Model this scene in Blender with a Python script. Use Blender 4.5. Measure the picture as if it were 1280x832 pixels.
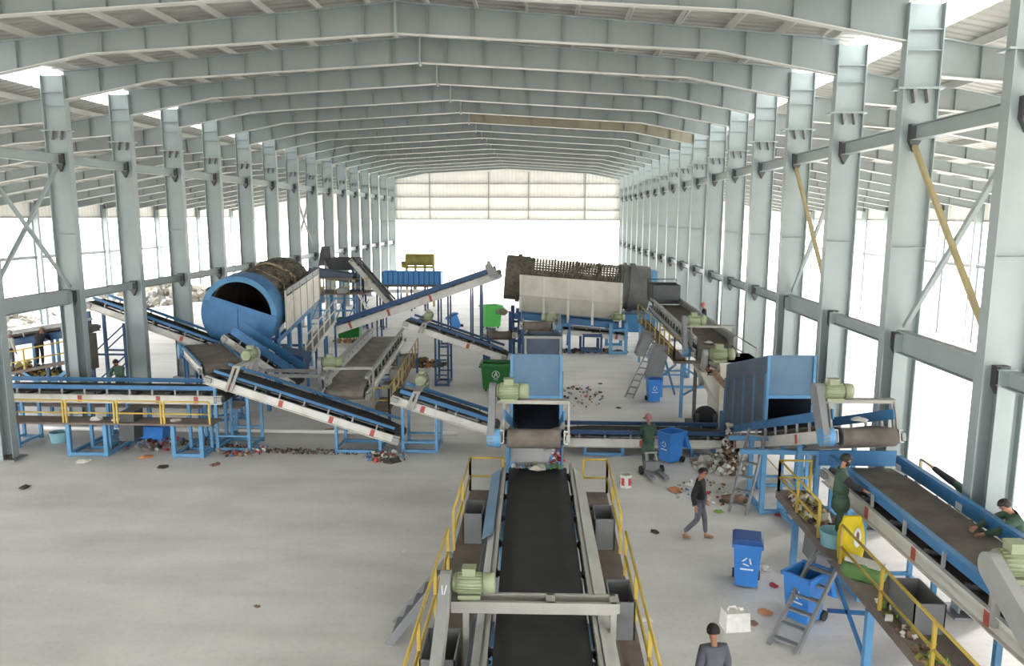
import bpy, math, random
from mathutils import Vector, Matrix
for o in list(bpy.data.objects): bpy.data.objects.remove(o, do_unlink=True)
SC = bpy.context.scene
COL = SC.collection
RND = random.Random(7)
# ------------------------------------------------------------------ camera
cam_d = bpy.data.cameras.new('camera'); cam = bpy.data.objects.new('camera', cam_d); COL.objects.link(cam)
cam_d.sensor_width = 36; cam_d.lens = 27.604; cam_d.shift_y = 14/1280; cam_d.clip_end = 2000
RT = Vector((0.99910322, 0.04220305, 0.00341324)); UP = Vector((-0.01015713, 0.16063497, 0.98696162)); FW = Vector((-0.0411045, 0.98611121, -0.16091958))
cam.matrix_world = Matrix(((RT.x, UP.x, -FW.x, 0), (RT.y, UP.y, -FW.y, 0), (RT.z, UP.z, -FW.z, 7.6), (0, 0, 0, 1)))
SC.camera = cam
# ------------------------------------------------------------------ world: bright hazy overcast sky
W = bpy.data.worlds.new('world'); SC.world = W; W.use_nodes = True
bg = W.node_tree.nodes['Background']; bg.inputs[0].default_value = (0.97, 0.985, 1.0, 1); bg.inputs[1].default_value = 1.0
sun_d = bpy.data.lights.new('sun', 'SUN'); sun_d.energy = 3.4; sun_d.angle = 0.25; sun_d.color = (1, 0.985, 0.965)
sun = bpy.data.objects.new('sun', sun_d); COL.objects.link(sun); el, az = math.radians(22), math.radians(35); sun.rotation_euler = Vector((-math.cos(el)*math.cos(az), -math.cos(el)*math.sin(az), -math.sin(el))).to_track_quat('-Z', 'Y').to_euler()
SC.view_settings.view_transform = 'Standard'; SC.view_settings.look = 'None'
SC.view_settings.exposure = 3.08; SC.view_settings.gamma = 1.0; SC.view_settings.use_curve_mapping = False

# ------------------------------------------------------------------ materials
def lin(c):
    return tuple(((v/255)/12.92 if v/255 <= 0.04045 else ((v/255+0.055)/1.055)**2.4) for v in c)
M = {}
def mat(key, rgb, rough=0.6, metal=0.0, var=0.12, scale=2.0, rgb2=None, patch=0.5, bump=0.0, bscale=40):
    m = bpy.data.materials.new(key); m.use_nodes = True; nt = m.node_tree; N = nt.nodes; L = nt.links
    b = N['Principled BSDF']; b.inputs['Roughness'].default_value = rough; b.inputs['Metallic'].default_value = metal
    c = lin(rgb); d = lin(rgb2) if rgb2 else tuple(x*(1-2.2*var) for x in c)
    tc = N.new('ShaderNodeTexCoord'); nz = N.new('ShaderNodeTexNoise'); nz.inputs['Scale'].default_value = scale; nz.inputs['Detail'].default_value = 5; nz.inputs['Roughness'].default_value = 0.62
    L.new(tc.outputs['Object'], nz.inputs['Vector'])
    rp = N.new('ShaderNodeValToRGB'); rp.color_ramp.elements[0].position = patch-0.14; rp.color_ramp.elements[1].position = patch+0.14
    rp.color_ramp.elements[0].color = (*d, 1); rp.color_ramp.elements[1].color = (*c, 1)
    L.new(nz.outputs['Fac'], rp.inputs['Fac']); L.new(rp.outputs['Color'], b.inputs['Base Color'])
    if bump:
        n2 = N.new('ShaderNodeTexNoise'); n2.inputs['Scale'].default_value = bscale; n2.inputs['Detail'].default_value = 3
        bp = N.new('ShaderNodeBump'); bp.inputs['Strength'].default_value = bump; bp.inputs['Distance'].default_value = 0.02
        L.new(tc.outputs['Object'], n2.inputs['Vector']); L.new(n2.outputs['Fac'], bp.inputs['Height']); L.new(bp.outputs['Normal'], b.inputs['Normal'])
    M[key] = m
    return m
mat('steel_roof', (136, 144, 144), 0.5, 0.0, 0.06, 0.5)
mat('steel', (152, 163, 163), 0.45, 0.0, 0.05, 0.6)
mat('steel_tan', (150, 145, 126), 0.6, 0.0, 0.08, 0.9)
mat('brace_tan', (178, 164, 122), 0.6, 0.0, 0.08, 2)
mat('roof', (172, 172, 165), 0.5, 0.0, 0.04, 0.5)
mat('clad', (234, 233, 227), 0.55, 0.0, 0.02, 0.5)
mat('purlin', (196, 197, 192), 0.5, 0.0, 0.05, 1)
mat('ground', (205, 198, 184), 0.95, 0, 0.06, 0.15)
mat('rubble', (150, 144, 134), 0.95, 0, 0.2, 1.5)
mat('blue', (62, 122, 172), 0.45, 0, 0.10, 1.6, rgb2=(56, 106, 150))
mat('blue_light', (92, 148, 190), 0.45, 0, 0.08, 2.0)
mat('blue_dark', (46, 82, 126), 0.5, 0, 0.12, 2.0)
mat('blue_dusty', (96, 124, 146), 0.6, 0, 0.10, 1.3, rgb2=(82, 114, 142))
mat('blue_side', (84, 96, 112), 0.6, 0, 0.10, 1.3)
mat('white', (214, 212, 206), 0.5, 0, 0.07, 1.5, rgb2=(190, 184, 172), patch=0.4)
mat('cream', (206, 202, 188), 0.55, 0, 0.06, 0.8, rgb2=(178, 172, 156), patch=0.38)
mat('belt', (58, 56, 54), 0.8, 0, 0.14, 1.2, rgb2=(44, 42, 41), bump=0.15)
mat('belt_pale', (150, 144, 136), 0.9, 0, 0.1, 1.5, rgb2=(122, 114, 106), bump=0.2)
mat('belt_dusty', (114, 106, 98), 0.9, 0, 0.12, 2.0, rgb2=(94, 86, 79), bump=0.2)
mat('belt_black', (42, 42, 41), 0.7, 0, 0.1, 3.0, rgb2=(34, 34, 33), bump=0.1)
mat('grey', (128, 130, 132), 0.5, 0.1, 0.08, 1.5)
mat('grey_light', (160, 160, 158), 0.55, 0.1, 0.08, 1.5)
mat('grey_beige', (164, 162, 155), 0.6, 0.0, 0.08, 1.5)
mat('grey_dark', (84, 86, 88), 0.6, 0.1, 0.1, 1.5)
mat('deck', (128, 116, 106), 0.85, 0, 0.12, 1.4, rgb2=(106, 95, 86), bump=0.2)
mat('yellow', (206, 176, 76), 0.5, 0, 0.08, 2)
mat('yellow_old', (184, 158, 84), 0.6, 0, 0.1, 2)
mat('motor', (148, 157, 126), 0.5, 0, 0.06, 3)
mat('red', (190, 92, 82), 0.6, 0, 0.1, 6)
mat('drum', (112, 106, 92), 0.9, 0, 0.22, 2.5, rgb2=(74, 70, 60), bump=0.5, bscale=14)
mat('drum_in', (74, 56, 46), 0.95, 0, 0.2, 2.0)
mat('drum_grey', (112, 112, 110), 0.6, 0.2, 0.12, 2)
mat('tan_rope', (180, 160, 130), 0.9, 0, 0.1, 4)
mat('black', (30, 30, 32), 0.7, 0, 0.1, 4)
mat('rubber', (46, 46, 48), 0.85, 0, 0.1, 6)
mat('bin_blue', (58, 132, 212), 0.4, 0, 0.06, 2)
mat('bin_blue_dark', (42, 84, 156), 0.4, 0, 0.06, 2)
mat('bin_green', (22, 110, 40), 0.45, 0, 0.1, 2)
mat('bin_green_light', (70, 180, 74), 0.45, 0, 0.06, 2)
mat('mark_white', (226, 232, 236), 0.6, 0, 0.02, 3)
mat('teal', (140, 188, 200), 0.45, 0, 0.04, 3)
mat('skin', (172, 122, 96), 0.6, 0, 0.05, 6)
mat('hair', (36, 30, 30), 0.7, 0, 0.1, 8)
mat('cloth_green', (66, 90, 74), 0.9, 0, 0.1, 3)
mat('cloth_black', (38, 38, 42), 0.9, 0, 0.1, 3)
mat('cloth_grey', (98, 100, 110), 0.9, 0, 0.12, 3)
mat('cloth_pale', (186, 188, 180), 0.9, 0, 0.06, 3)
mat('cloth_pink', (176, 122, 124), 0.9, 0, 0.1, 5)
mat('glove', (206, 150, 116), 0.8, 0, 0.06, 5)
mat('bag_yellow', (232, 206, 34), 0.6, 0, 0.06, 3)
mat('bag_green', (104, 146, 84), 0.55, 0, 0.1, 5)
mat('litter_white', (222, 220, 214), 0.8, 0, 0.08, 8)
mat('litter_brown', (140, 112, 92), 0.9, 0, 0.15, 8)
mat('litter_dark', (70, 64, 60), 0.9, 0, 0.15, 8)
mat('litter_red', (178, 70, 70), 0.8, 0, 0.12, 8)
mat('litter_orange', (200, 138, 96), 0.8, 0, 0.1, 8)
mat('litter_green', (120, 160, 70), 0.8, 0, 0.1, 8)
mat('litter_blue', (96, 140, 190), 0.8, 0, 0.1, 8)
mat('olive', (150, 140, 66), 0.7, 0, 0.15, 2)
mat('far_blue', (70, 140, 205), 0.6, 0, 0.05, 0.5)
mat('pale_roof', (64, 84, 94), 0.6, 0, 0.05, 0.1)
mat('diffuser', (235, 238, 238), 0.5, 0, 0.02, 1)  # for the added sun-diffusing strips in the roof step
mat('pvc', (224, 222, 216), 0.4, 0, 0.04, 1)
mat('dirt', (88, 80, 72), 0.95, 0, 0.2, 3)

nt = M['diffuser'].node_tree
tl = nt.nodes.new('ShaderNodeBsdfTranslucent'); tl.inputs[0].default_value = (0.9, 0.92, 0.92, 1); mx = nt.nodes.new('ShaderNodeMixShader'); mx.inputs[0].default_value = 0.75
nt.links.new(nt.nodes['Principled BSDF'].outputs[0], mx.inputs[1]); nt.links.new(tl.outputs[0], mx.inputs[2]); nt.links.new(mx.outputs[0], nt.nodes['Material Output'].inputs[0])
def concrete():
    m = bpy.data.materials.new('concrete'); m.use_nodes = True; nt = m.node_tree; N = nt.nodes; L = nt.links; b = N['Principled BSDF']
    tc = N.new('ShaderNodeTexCoord')
    n1 = N.new('ShaderNodeTexNoise'); n1.inputs['Scale'].default_value = 0.22; n1.inputs['Detail'].default_value = 7; n1.inputs['Roughness'].default_value = 0.6
    mp = N.new('ShaderNodeMapping'); mp.inputs['Scale'].default_value = (0.35, 1.6, 1)
    n2 = N.new('ShaderNodeTexNoise'); n2.inputs['Scale'].default_value = 0.6; n2.inputs['Detail'].default_value = 8
    n3 = N.new('ShaderNodeTexNoise'); n3.inputs['Scale'].default_value = 9; n3.inputs['Detail'].default_value = 4
    for n in (n1, n3): L.new(tc.outputs['Object'], n.inputs['Vector'])
    L.new(tc.outputs['Object'], mp.inputs['Vector']); L.new(mp.outputs['Vector'], n2.inputs['Vector'])
    r1 = N.new('ShaderNodeValToRGB'); r1.color_ramp.elements[0].position = 0.36; r1.color_ramp.elements[1].position = 0.62
    r1.color_ramp.elements[0].color = (*lin((206, 203, 199)), 1); r1.color_ramp.elements[1].color = (*lin((228, 225, 221)), 1)
    r2 = N.new('ShaderNodeValToRGB'); r2.color_ramp.elements[0].position = 0.3; r2.color_ramp.elements[1].position = 0.6
    r2.color_ramp.elements[0].color = (0.84, 0.83, 0.82, 1); r2.color_ramp.elements[1].color = (1, 1, 1, 1)
    r3 = N.new('ShaderNodeValToRGB'); r3.color_ramp.elements[0].position = 0.3; r3.color_ramp.elements[1].position = 0.5
    r3.color_ramp.elements[0].color = (0.93, 0.92, 0.91, 1); r3.color_ramp.elements[1].color = (1, 1, 1, 1)
    L.new(n1.outputs['Fac'], r1.inputs['Fac']); L.new(n2.outputs['Fac'], r2.inputs['Fac']); L.new(n3.outputs['Fac'], r3.inputs['Fac'])
    a = N.new('ShaderNodeMix'); a.data_type = 'RGBA'; a.blend_type = 'MULTIPLY'; a.inputs[0].default_value = 1
    c = N.new('ShaderNodeMix'); c.data_type = 'RGBA'; c.blend_type = 'MULTIPLY'; c.inputs[0].default_value = 1
    L.new(r1.outputs['Color'], a.inputs[6]); L.new(r2.outputs['Color'], a.inputs[7]); L.new(a.outputs[2], c.inputs[6]); L.new(r3.outputs['Color'], c.inputs[7])
    L.new(c.outputs[2], b.inputs['Base Color']); b.inputs['Roughness'].default_value = 0.55
    M['concrete'] = m
concrete()

# ------------------------------------------------------------------ mesh helpers
V = Vector
class MB:
    def __init__(s): s.v = []; s.f = []; s.s = []
    def add(s, vs, fs, sm=False):
        o = len(s.v); s.v += [tuple(v) for v in vs]; s.f += [tuple(i+o for i in f) for f in fs]; s.s += [sm]*len(fs); return s
    def hexa(s, p):   # 8 points: bottom 4 (ccw from above), top 4
        return s.add(p, [(3, 2, 1, 0), (4, 5, 6, 7), (0, 1, 5, 4), (1, 2, 6, 5), (2, 3, 7, 6), (3, 0, 4, 7)])
    def box(s, x0, x1, y0, y1, z0, z1):
        return s.hexa([(x0, y0, z0), (x1, y0, z0), (x1, y1, z0), (x0, y1, z0), (x0, y0, z1), (x1, y0, z1), (x1, y1, z1), (x0, y1, z1)])
    def bar(s, p, q, w, h, up=(0, 0, 1)):
        p = V(p); q = V(q); d = (q-p).normalized(); u = V(up)
        if abs(d.dot(u)) > 0.98: u = V((0, 1, 0))
        r = d.cross(u).normalized(); n = r.cross(d).normalized(); r *= w/2; n *= h/2
        return s.hexa([p-r-n, p+r-n, q+r-n, q-r-n, p-r+n, p+r+n, q+r+n, q-r+n])
    def tube(s, p, q, r, n=10, r2=None, sm=True, caps=True):
        p = V(p); q = V(q); d = (q-p).normalized(); u = V((0, 0, 1)) if abs(d.z) < 0.9 else V((1, 0, 0))
        a = d.cross(u).normalized(); b = a.cross(d).normalized(); r2 = r if r2 is None else r2; vs = []
        for c, k in ((p, r), (q, r2)):
            for i in range(n):
                t = 2*math.pi*i/n; vs.append(c+a*(k*math.cos(t))+b*(k*math.sin(t)))
        s.add(vs, [(i, (i+1) % n, n+(i+1) % n, n+i) for i in range(n)], sm)
        if caps: s.add([], []); o = len(s.v)-2*n; s.f += [tuple(o+i for i in range(n))[::-1], tuple(o+n+i for i in range(n))]; s.s += [False, False]
        return s
    def path(s, pts, r, n=8):
        for a, b in zip(pts, pts[1:]): s.tube(a, b, r, n)
        return s
    def prism(s, poly, ext):
        e = V(ext); n = len(poly); s.add([V(p) for p in poly]+[V(p)+e for p in poly], [tuple(range(n))[::-1], tuple(range(n, 2*n))]+[(i, (i+1) % n, n+(i+1) % n, n+i) for i in range(n)]); return s
    def mesh(s, name, m):
        me = bpy.data.meshes.new(name); me.from_pydata(s.v, [], s.f); me.materials.append(M[m])
        if any(s.s): me.polygons.foreach_set('use_smooth', s.s)
        me.update(); return me
    def build(s, name, m, parent=None, **k):
        return put(name, s.mesh(name, m), parent, **k)
def put(name, me, parent=None, loc=(0, 0, 0), rot=(0, 0, 0), scale=None):
    o = bpy.data.objects.new(name, me); COL.objects.link(o); o.location = loc; o.rotation_euler = rot
    if scale: o.scale = scale
    if parent: o.parent = parent
    return o
def tag(o, label, cat, group=None, kind=None):
    if label: o['label'] = label
    if cat: o['category'] = cat
    if group: o['group'] = group
    if kind: o['kind'] = kind
    return o
def thing(name, label, cat, loc=(0, 0, 0), rz=0, group=None):
    return tag(put(name, None, None, loc, (0, 0, rz)), label, cat, group)
def struct(o): o['kind'] = 'structure'; return o
ORD = ['first', 'second', 'third', 'fourth', 'fifth', 'sixth', 'seventh', 'eighth', 'ninth', 'tenth', 'eleventh', 'twelfth', 'thirteenth', 'fourteenth', 'fifteenth', 'sixteenth', 'seventeenth', 'eighteenth', 'nineteenth', 'twentieth']

# ------------------------------------------------------------------ the hall
XL, XR, S = -17.0, 8.45, 4.28
OL, ORR = -35.0, 26.0
def FY(k): return 23.2+(k-1)*S
K0, K1 = -1, 16
YB, YE = -40.0, FY(16)+0.5
XC = (XL+XR)/2
ROOF_E, ROOF_R = 12.64, 13.75
mb = MB(); mb.box(OL-1, ORR+1, YB, YE+1, -0.25, 0); struct(mb.build('floor', 'concrete'))
mb = MB(); mb.box(-400, 400, -150, 600, -0.6, -0.26); struct(mb.build('ground', 'ground'))
def corr(mbx, x0, z0, x1, z1, y0, y1, per=0.4, amp=0.035):      # sheet sloping in x, ribs repeating along y
    vs = []; fs = []; y = y0; i = 0; prof = [(0, 0), (0.55, 0), (0.66, 1), (0.89, 1)]
    ys = []
    while y < y1:
        for a, b in prof: ys.append((y+a*per, b*amp))
        y += per
    for yy, dz in ys: vs += [(x0, yy, z0+dz), (x1, yy, z1+dz)]
    fs = [(2*i, 2*i+1, 2*i+3, 2*i+2) for i in range(len(ys)-1)]
    mbx.add(vs, fs)
ceil = MB(); corr(ceil, XL-0.35, ROOF_E, XC, ROOF_R, YB, YE); corr(ceil, XC, ROOF_R, XR+0.35, ROOF_E, YB, YE)
ceil = struct(ceil.build('ceiling', 'roof'))
def zc_purlins(parent, x0, z0, x1, z1, n):
    me = MB(); me.box(-0.03, 0.03, 0, YE-YB, -0.2, 0); me.box(-0.03, 0.06, 0, YE-YB, -0.2, -0.19); me = me.mesh('purlin', 'purlin')
    for i in range(n):
        t = (i+0.4)/n; put('purlin', me, parent, (x0+(x1-x0)*t, YB, z0+(z1-z0)*t))
zc_purlins(ceil, XL, ROOF_E-0.01, XC, ROOF_R-0.01, 9); zc_purlins(ceil, XR, ROOF_E-0.01, XC, ROOF_R-0.01, 9)
def aisle_roof(name, xi, zi, xo, zo, n=11):
    m = MB(); corr(m, min(xi, xo), zi if xi < xo else zo, max(xi, xo), zo if xi < xo else zi, YB, YE)
    o = struct(m.build(name, 'roof')); zc_purlins(o, xo, zo-0.01, xi, zi-0.01, n); return o
AZ_I, AZ_O = 11.85, 8.75
aisle_roof('ceiling_left', XL-0.8, AZ_I+0.12, OL-0.4, AZ_O); aisle_roof('ceiling_right', XR+0.8, AZ_I+0.12, ORR+0.4, AZ_O)
# translucent strips added across the open roof step, to look bright and diffuse sun
def diffusers(parent, xa, za, xb, zb):
    me = MB(); me.hexa([(xa, 0.12, za), (xa+0.02, 0.12, za), (xa+0.02, S-0.12, za), (xa, S-0.12, za), (xb, 0.12, zb), (xb+0.02, 0.12, zb), (xb+0.02, S-0.12, zb), (xb, S-0.12, zb)]); me = me.mesh('diffuser_panel', 'diffuser')
    for k in range(-12, K1): put('diffuser_panel', me, parent, (0, FY(k), 0))
diffusers(ceil, XL-0.8, AZ_I+0.12, XL-0.35, ROOF_E); diffusers(ceil, XR+0.8, AZ_I+0.12, XR+0.35, ROOF_E)
# frames
def ibeam_col(h, w, fw=0.26, t=0.025):
    a = MB(); a.box(-w/2, w/2, -0.012, 0.012, 0, h)
    f = MB(); f.box(-t/2, t/2, -fw/2, fw/2, 0, h)
    return a, f
COL_W = 0.78; COL_H = 12.32; SPL = 10.48
web_m = MB(); web_m.box(-COL_W/2, COL_W/2, -0.012, 0.012, 0, COL_H); web_m = web_m.mesh('web', 'steel')
fl_m = MB(); fl_m.box(-0.014, 0.014, -0.15, 0.15, 0, COL_H); fl_m = fl_m.mesh('flange', 'steel')
spl_m = MB(); spl_m.box(-COL_W/2-0.14, COL_W/2+0.1, -0.2, 0.2, -0.02, 0.02)
spl_m = spl_m.mesh('splice_plate', 'steel')
gus_m = MB(); gus_m.prism([(-0.06, -0.02, 0), (0.06, -0.02, 0), (0, -0.02, -0.3)], (0, -0.16, 0)); gus_m = gus_m.mesh('gusset', 'grey')
stf_m = MB(); stf_m.box(-COL_W/2, COL_W/2, -0.14, 0.14, -0.008, 0.008); stf_m = stf_m.mesh('stiffener', 'steel')
bas_m = MB(); bas_m.box(-0.55, 0.55, -0.32, 0.32, 0, 0.05); bas_m = bas_m.mesh('base_plate', 'grey')
brk_m = MB(); brk_m.box(-0.13, 0.13, -0.17, -0.012, -0.18, 0.2); brk_m.prism([(-0.13, -0.012, -0.18), (0.13, -0.012, -0.18), (0.0, -0.012, -0.42)], (0, -0.14, 0)); brk_m = brk_m.mesh('bracket', 'grey_dark')
def column(x, k, side, idx):
    y = FY(k); t = thing('steel_column', 'tall pale grey steel column, %s from the front in the %s row' % (ORD[idx], side), 'column', (x, y, 0), 0, 'nave columns')
    put('web', web_m, t); put('flange', fl_m, t, (-COL_W/2, 0, 0)); put('flange', fl_m, t, (COL_W/2, 0, 0))
    put('splice_plate', spl_m, t, (0, 0, SPL)); put('base_plate', bas_m, t)
    for gx in (-0.14, 0.16): put('gusset', gus_m, t, (gx, 0, SPL-0.02))
    for z in (6.9, 11.3, 11.75): put('stiffener', stf_m, t, (0, 0, z))
    s = 1 if side == 'left' else -1
    put('bracket', brk_m, t, (0.05*s, 0, 9.5)); put('bracket', brk_m, t, (0.05*s, 0, 4.72))
    if k in (-1, 0, 1, 2):
        m = MB(); m.box(-0.012, 0.012, -0.36, -0.012, 0.05, 4.9); m.box(-0.16, 0.16, -0.385, -0.36, 0.05, 4.9); m.build('brace_post', 'steel', t, loc=(0.08*s, 0, 0))
    return t
for k in range(1, K1+1): column(XL, k, 'left', k-1)
for k in range(-1, K1+1): column(XR, k, 'right', k+1)
ow_m = MB(); ow_m.box(-0.22, 0.22, -0.01, 0.01, 0, 8.4); ow_m = ow_m.mesh('web', 'steel')
of_m = MB(); of_m.box(-0.01, 0.01, -0.11, 0.11, 0, 8.4); of_m = of_m.mesh('flange', 'steel')
def outer_col(x, k, side, idx):
    t = thing('outer_column', 'slim pale outer column, %s from the front along the open %s side' % (ORD[idx], side), 'column', (x, FY(k), 0), 0, 'outer columns')
    put('web', ow_m, t); put('flange', of_m, t, (-0.22, 0, 0)); put('flange', of_m, t, (0.22, 0, 0))
for k in range(4, K1+1): outer_col(OL, k, 'left', k-4)
for k in range(2, K1+1): outer_col(ORR, k, 'right', k-2)
# nave rafters: tapered web, flanges, stiffeners
def rafter_half(sx, k, t, det):
    xe = 12.35; dz = (ROOF_R-ROOF_E)/12.7
    top = lambda x: ROOF_R-0.22-dz*abs(x)
    bot = [(0, 12.68), (8.95, 12.17), (xe, 11.5)]
    def bz(x):
        x = abs(x)
        for (a, za), (b, zb) in zip(bot, bot[1:]):
            if a <= x <= b: return za+(zb-za)*(x-a)/(b-a)
        return bot[-1][1]
    w = MB(); w.prism([(0, -0.01, top(0)), (sx*xe, -0.01, top(xe)), (sx*xe, -0.01, bz(xe)), (sx*8.95, -0.01, bz(8.95)), (0, -0.01, bz(0))], (0, 0.02, 0))
    w.build('web', 'steel_tan' if k == 6 and sx > 0 else 'steel_roof', t)
    f = MB()
    for (a, za), (b, zb) in zip(bot, bot[1:]): f.bar((sx*a, 0, za), (sx*b, 0, zb), 0.24, 0.025)
    f.build('bottom_flange', 'purlin', t)  # paler than the web: light bounced off the floor put into the colour
    f = MB(); f.bar((0, 0, top(0)), (sx*xe, 0, top(xe)), 0.24, 0.025); f.build('top_flange', 'steel', t)
    xs = [0.9+1.27*i for i in range(9)]
    if det:
        for x in xs: m = MB(); m.box(-0.008, 0.008, -0.11, 0.11, bz(x), top(x)); m.build('stiffener', 'steel_roof', t, loc=(sx*x, 0, 0))
        for x in xs[1::2]:
            m = MB(); m.bar((0, 0, bz(x)+0.02), (0, 0.55, top(x)+0.1), 0.04, 0.04); m.build('fly_brace', 'steel_roof', t, loc=(sx*x, 0, 0))
    else:
        m = MB()
        for x in xs: m.box(sx*x-0.008, sx*x+0.008, -0.11, 0.11, bz(x), top(x))
        m.build('stiffener_set', 'steel_roof', t)['kind'] = 'stuff'
for k in range(K0, K1+1):
    t = thing('roof_rafter', 'pale grey cambered roof rafter resting on the %s column of the right row' % ORD[k+1], 'rafter', (XC, FY(k), 0), 0, 'nave rafters')
    rafter_half(-1, k, t, k <= 8); rafter_half(1, k, t, k <= 8)
    m = MB(); m.box(-0.03, 0.03, -0.16, 0.16, 12.6, ROOF_R-0.24); m.build('ridge_plate', 'steel', t)
def aisle_rafter(xi, xo, k, side):
    n = k if side == 'left' else k+2
    s = 1 if xo > xi else -1; L_ = abs(xo-xi); sl = (AZ_I-AZ_O)/L_
    t = thing('aisle_rafter', 'sloping grey aisle rafter fixed to the %s column of the %s row' % (ORD[n-1] if n > 0 else 'nearest unseen', side), 'rafter', (xi, FY(k), 0), 0, side+' aisle rafters')
    top = lambda x: AZ_I-0.22-sl*x
    bt = lambda x: top(x)-(0.85-0.42*min(1, x/4.5)) if x < 4.5 else top(x)-0.43-0.07*max(0, (x-12)/5)
    w = MB(); w.prism([(s*0.4, -0.01, top(0.4)), (s*L_, -0.01, top(L_)), (s*L_, -0.01, bt(L_)), (s*12, -0.01, bt(12)), (s*4.5, -0.01, bt(4.5)), (s*0.4, -0.01, bt(0.4))], (0, 0.02, 0)); w.build('web', 'steel_roof', t)
    f = MB(); f.bar((s*0.4, 0, bt(0.4)), (s*4.5, 0, bt(4.5)), 0.2, 0.025); f.bar((s*4.5, 0, bt(4.5)), (s*L_, 0, bt(L_)), 0.2, 0.025); f.build('bottom_flange', 'purlin', t)  # lower flange coloured light to stand in for floor bounce
    f = MB(); f.bar((s*0.4, 0, top(0.4)), (s*L_, 0, top(L_)), 0.2, 0.025); f.build('top_flange', 'steel', t)
    xs = [1.3+1.6*i for i in range(10)]
    if k <= 6:
        for x in xs: m = MB(); m.box(-0.008, 0.008, -0.09, 0.09, bt(x), top(x)); m.build('stiffener', 'steel_roof', t, loc=(s*x, 0, 0))
    else:
        m = MB()
        for x in xs: m.box(s*x-0.008, s*x+0.008, -0.09, 0.09, bt(x), top(x))
        m.build('stiffener_set', 'steel_roof', t)['kind'] = 'stuff'
for k in range(1, K1+1): aisle_rafter(XL, OL, k, 'left')
for k in range(-1, K1+1): aisle_rafter(XR, ORR, k, 'right')
# longitudinal ties and rails, one thing per line, a segment per bay
def rail_line(name, label, x, z, k0, k1, h, w, deep=(), m='steel', flip=1):
    t = thing(name, label, 'beam', (x, FY(k0), z))
    for k in range(k0, k1):
        hh = h*1.75 if k in deep else h; b = MB(); y0 = (k-k0)*S+0.2; y1 = (k-k0+1)*S-0.2
        b.box(-0.012, 0.012, y0, y1, -hh/2, hh/2)
        b.box(-w/2, w/2, y0, y1, hh/2-0.02, hh/2); b.box(-w/2, w/2, y0, y1, -hh/2, -hh/2+0.02)
        b.build('segment', m, t)
rail_line('tie_beam', 'upper horizontal steel tie running along the left column row', XL+0.05, 9.5, 0, K1, 0.34, 0.26, m='steel')
rail_line('tie_beam', 'upper horizontal steel tie running along the right column row', XR-0.05, 9.5, -2, K1, 0.34, 0.26, m='steel')
rail_line('side_rail', 'lower horizontal steel rail running along the left column row', XL+0.05, 4.72, 0, K1, 0.3, 0.26, deep=(0, 1), m='steel')
rail_line('side_rail', 'lower horizontal steel rail running along the right column row', XR-0.05, 4.72, -2, K1, 0.3, 0.26, deep=(-1, 1), m='steel')
rail_line('side_rail', 'thin horizontal rail along the far open left side', OL, 4.7, 2, K1, 0.22, 0.14)
rail_line('side_rail', 'thin horizontal rail along the far open right side', ORR, 4.7, 0, K1, 0.22, 0.14)
def xbrace(x, k, lab, tan=True):
    y0, y1 = FY(k)+0.15, FY(k+1)-0.15
    for i, (za, zb) in enumerate(((5.05, 9.2), (9.2, 5.05))):
        m = MB(); m.bar((0, 0, za), (0, y1-y0, zb), 0.1, 0.1)
        o = m.build('diagonal_brace', 'brace_tan' if (tan and i == 0) else 'steel', None, loc=(x+0.06*(i*2-1), y0, 0))
        tag(o, '%s diagonal brace %s' % (('tan' if tan and i == 0 else 'grey') if tan else ('grey rising' if i == 0 else 'grey falling'), lab), 'brace', 'diagonal braces')
xbrace(XL, 1, 'crossing the nearest open bay of the left row', False); xbrace(XL, 8, 'crossing a distant bay of the left row', False)
xbrace(XR, -1, 'crossing the nearest open bay of the right row'); xbrace(XR, 1, 'crossing the third open bay of the right row')
# cladding strips along the outer sides and the end wall
def corr_wall(m, p0, p1, z0, z1, per=0.4, amp=0.04, ztop=None):
    p0 = V(p0); p1 = V(p1); d = p1-p0; L_ = d.length; d = d/L_; nrm = V((-d.y, d.x, 0)); vs = []; t = 0; pr = [(0, 0), (0.5, 0), (0.62, 1), (0.88, 1)]
    pts = []
    while t < L_:
        for a, b in pr: pts.append((min(t+a*per, L_), b*amp))
        t += per
    for a, b in pts:
        q = p0+d*a+nrm*b; zt = ztop(q) if ztop else z1; vs += [(q.x, q.y, z0), (q.x, q.y, zt)]
    m.add(vs, [(2*i, 2*i+2, 2*i+3, 2*i+1) for i in range(len(pts)-1)])
for nm, x in (('wall_left', OL-0.25), ('wall_right', ORR+0.25)):
    m = MB(); corr_wall(m, (x, YB, 0), (x, YE, 0), 7.35, 8.8); o = struct(m.build(nm, 'clad'))
    b = MB(); b.box(-0.05, 0.05, YB, YE, 7.33, 7.47); b.build('edge_trim', 'grey_light', o, loc=(x, 0, 0))
ze = FY(16)+0.35
def roofz(q):
    if XL <= q.x <= XR: return ROOF_R-(ROOF_R-ROOF_E)*abs(q.x-XC)/12.7
    d = (XL-q.x) if q.x < XL else (q.x-XR); return AZ_I-(AZ_I-AZ_O)*d/17.8
m = MB(); corr_wall(m, (XL-17.5, ze, 0), (XR+17.5, ze, 0), 7.15, 0, ztop=roofz); wb = struct(m.build('wall_back', 'clad'))
for z in (7.2, 8.25, 9.65, 11.1): b = MB(); b.box(XL, XR, ze-0.14, ze-0.03, z-0.06, z+0.06); b.build('girt', 'grey_light', wb)
for x in (-12.8, -6.3, -1.9, 4.3): b = MB(); b.box(x-0.07, x+0.07, ze-0.1, ze-0.03, 7.15, 12.4); b.build('wall_post', 'grey_light', wb)

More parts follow.
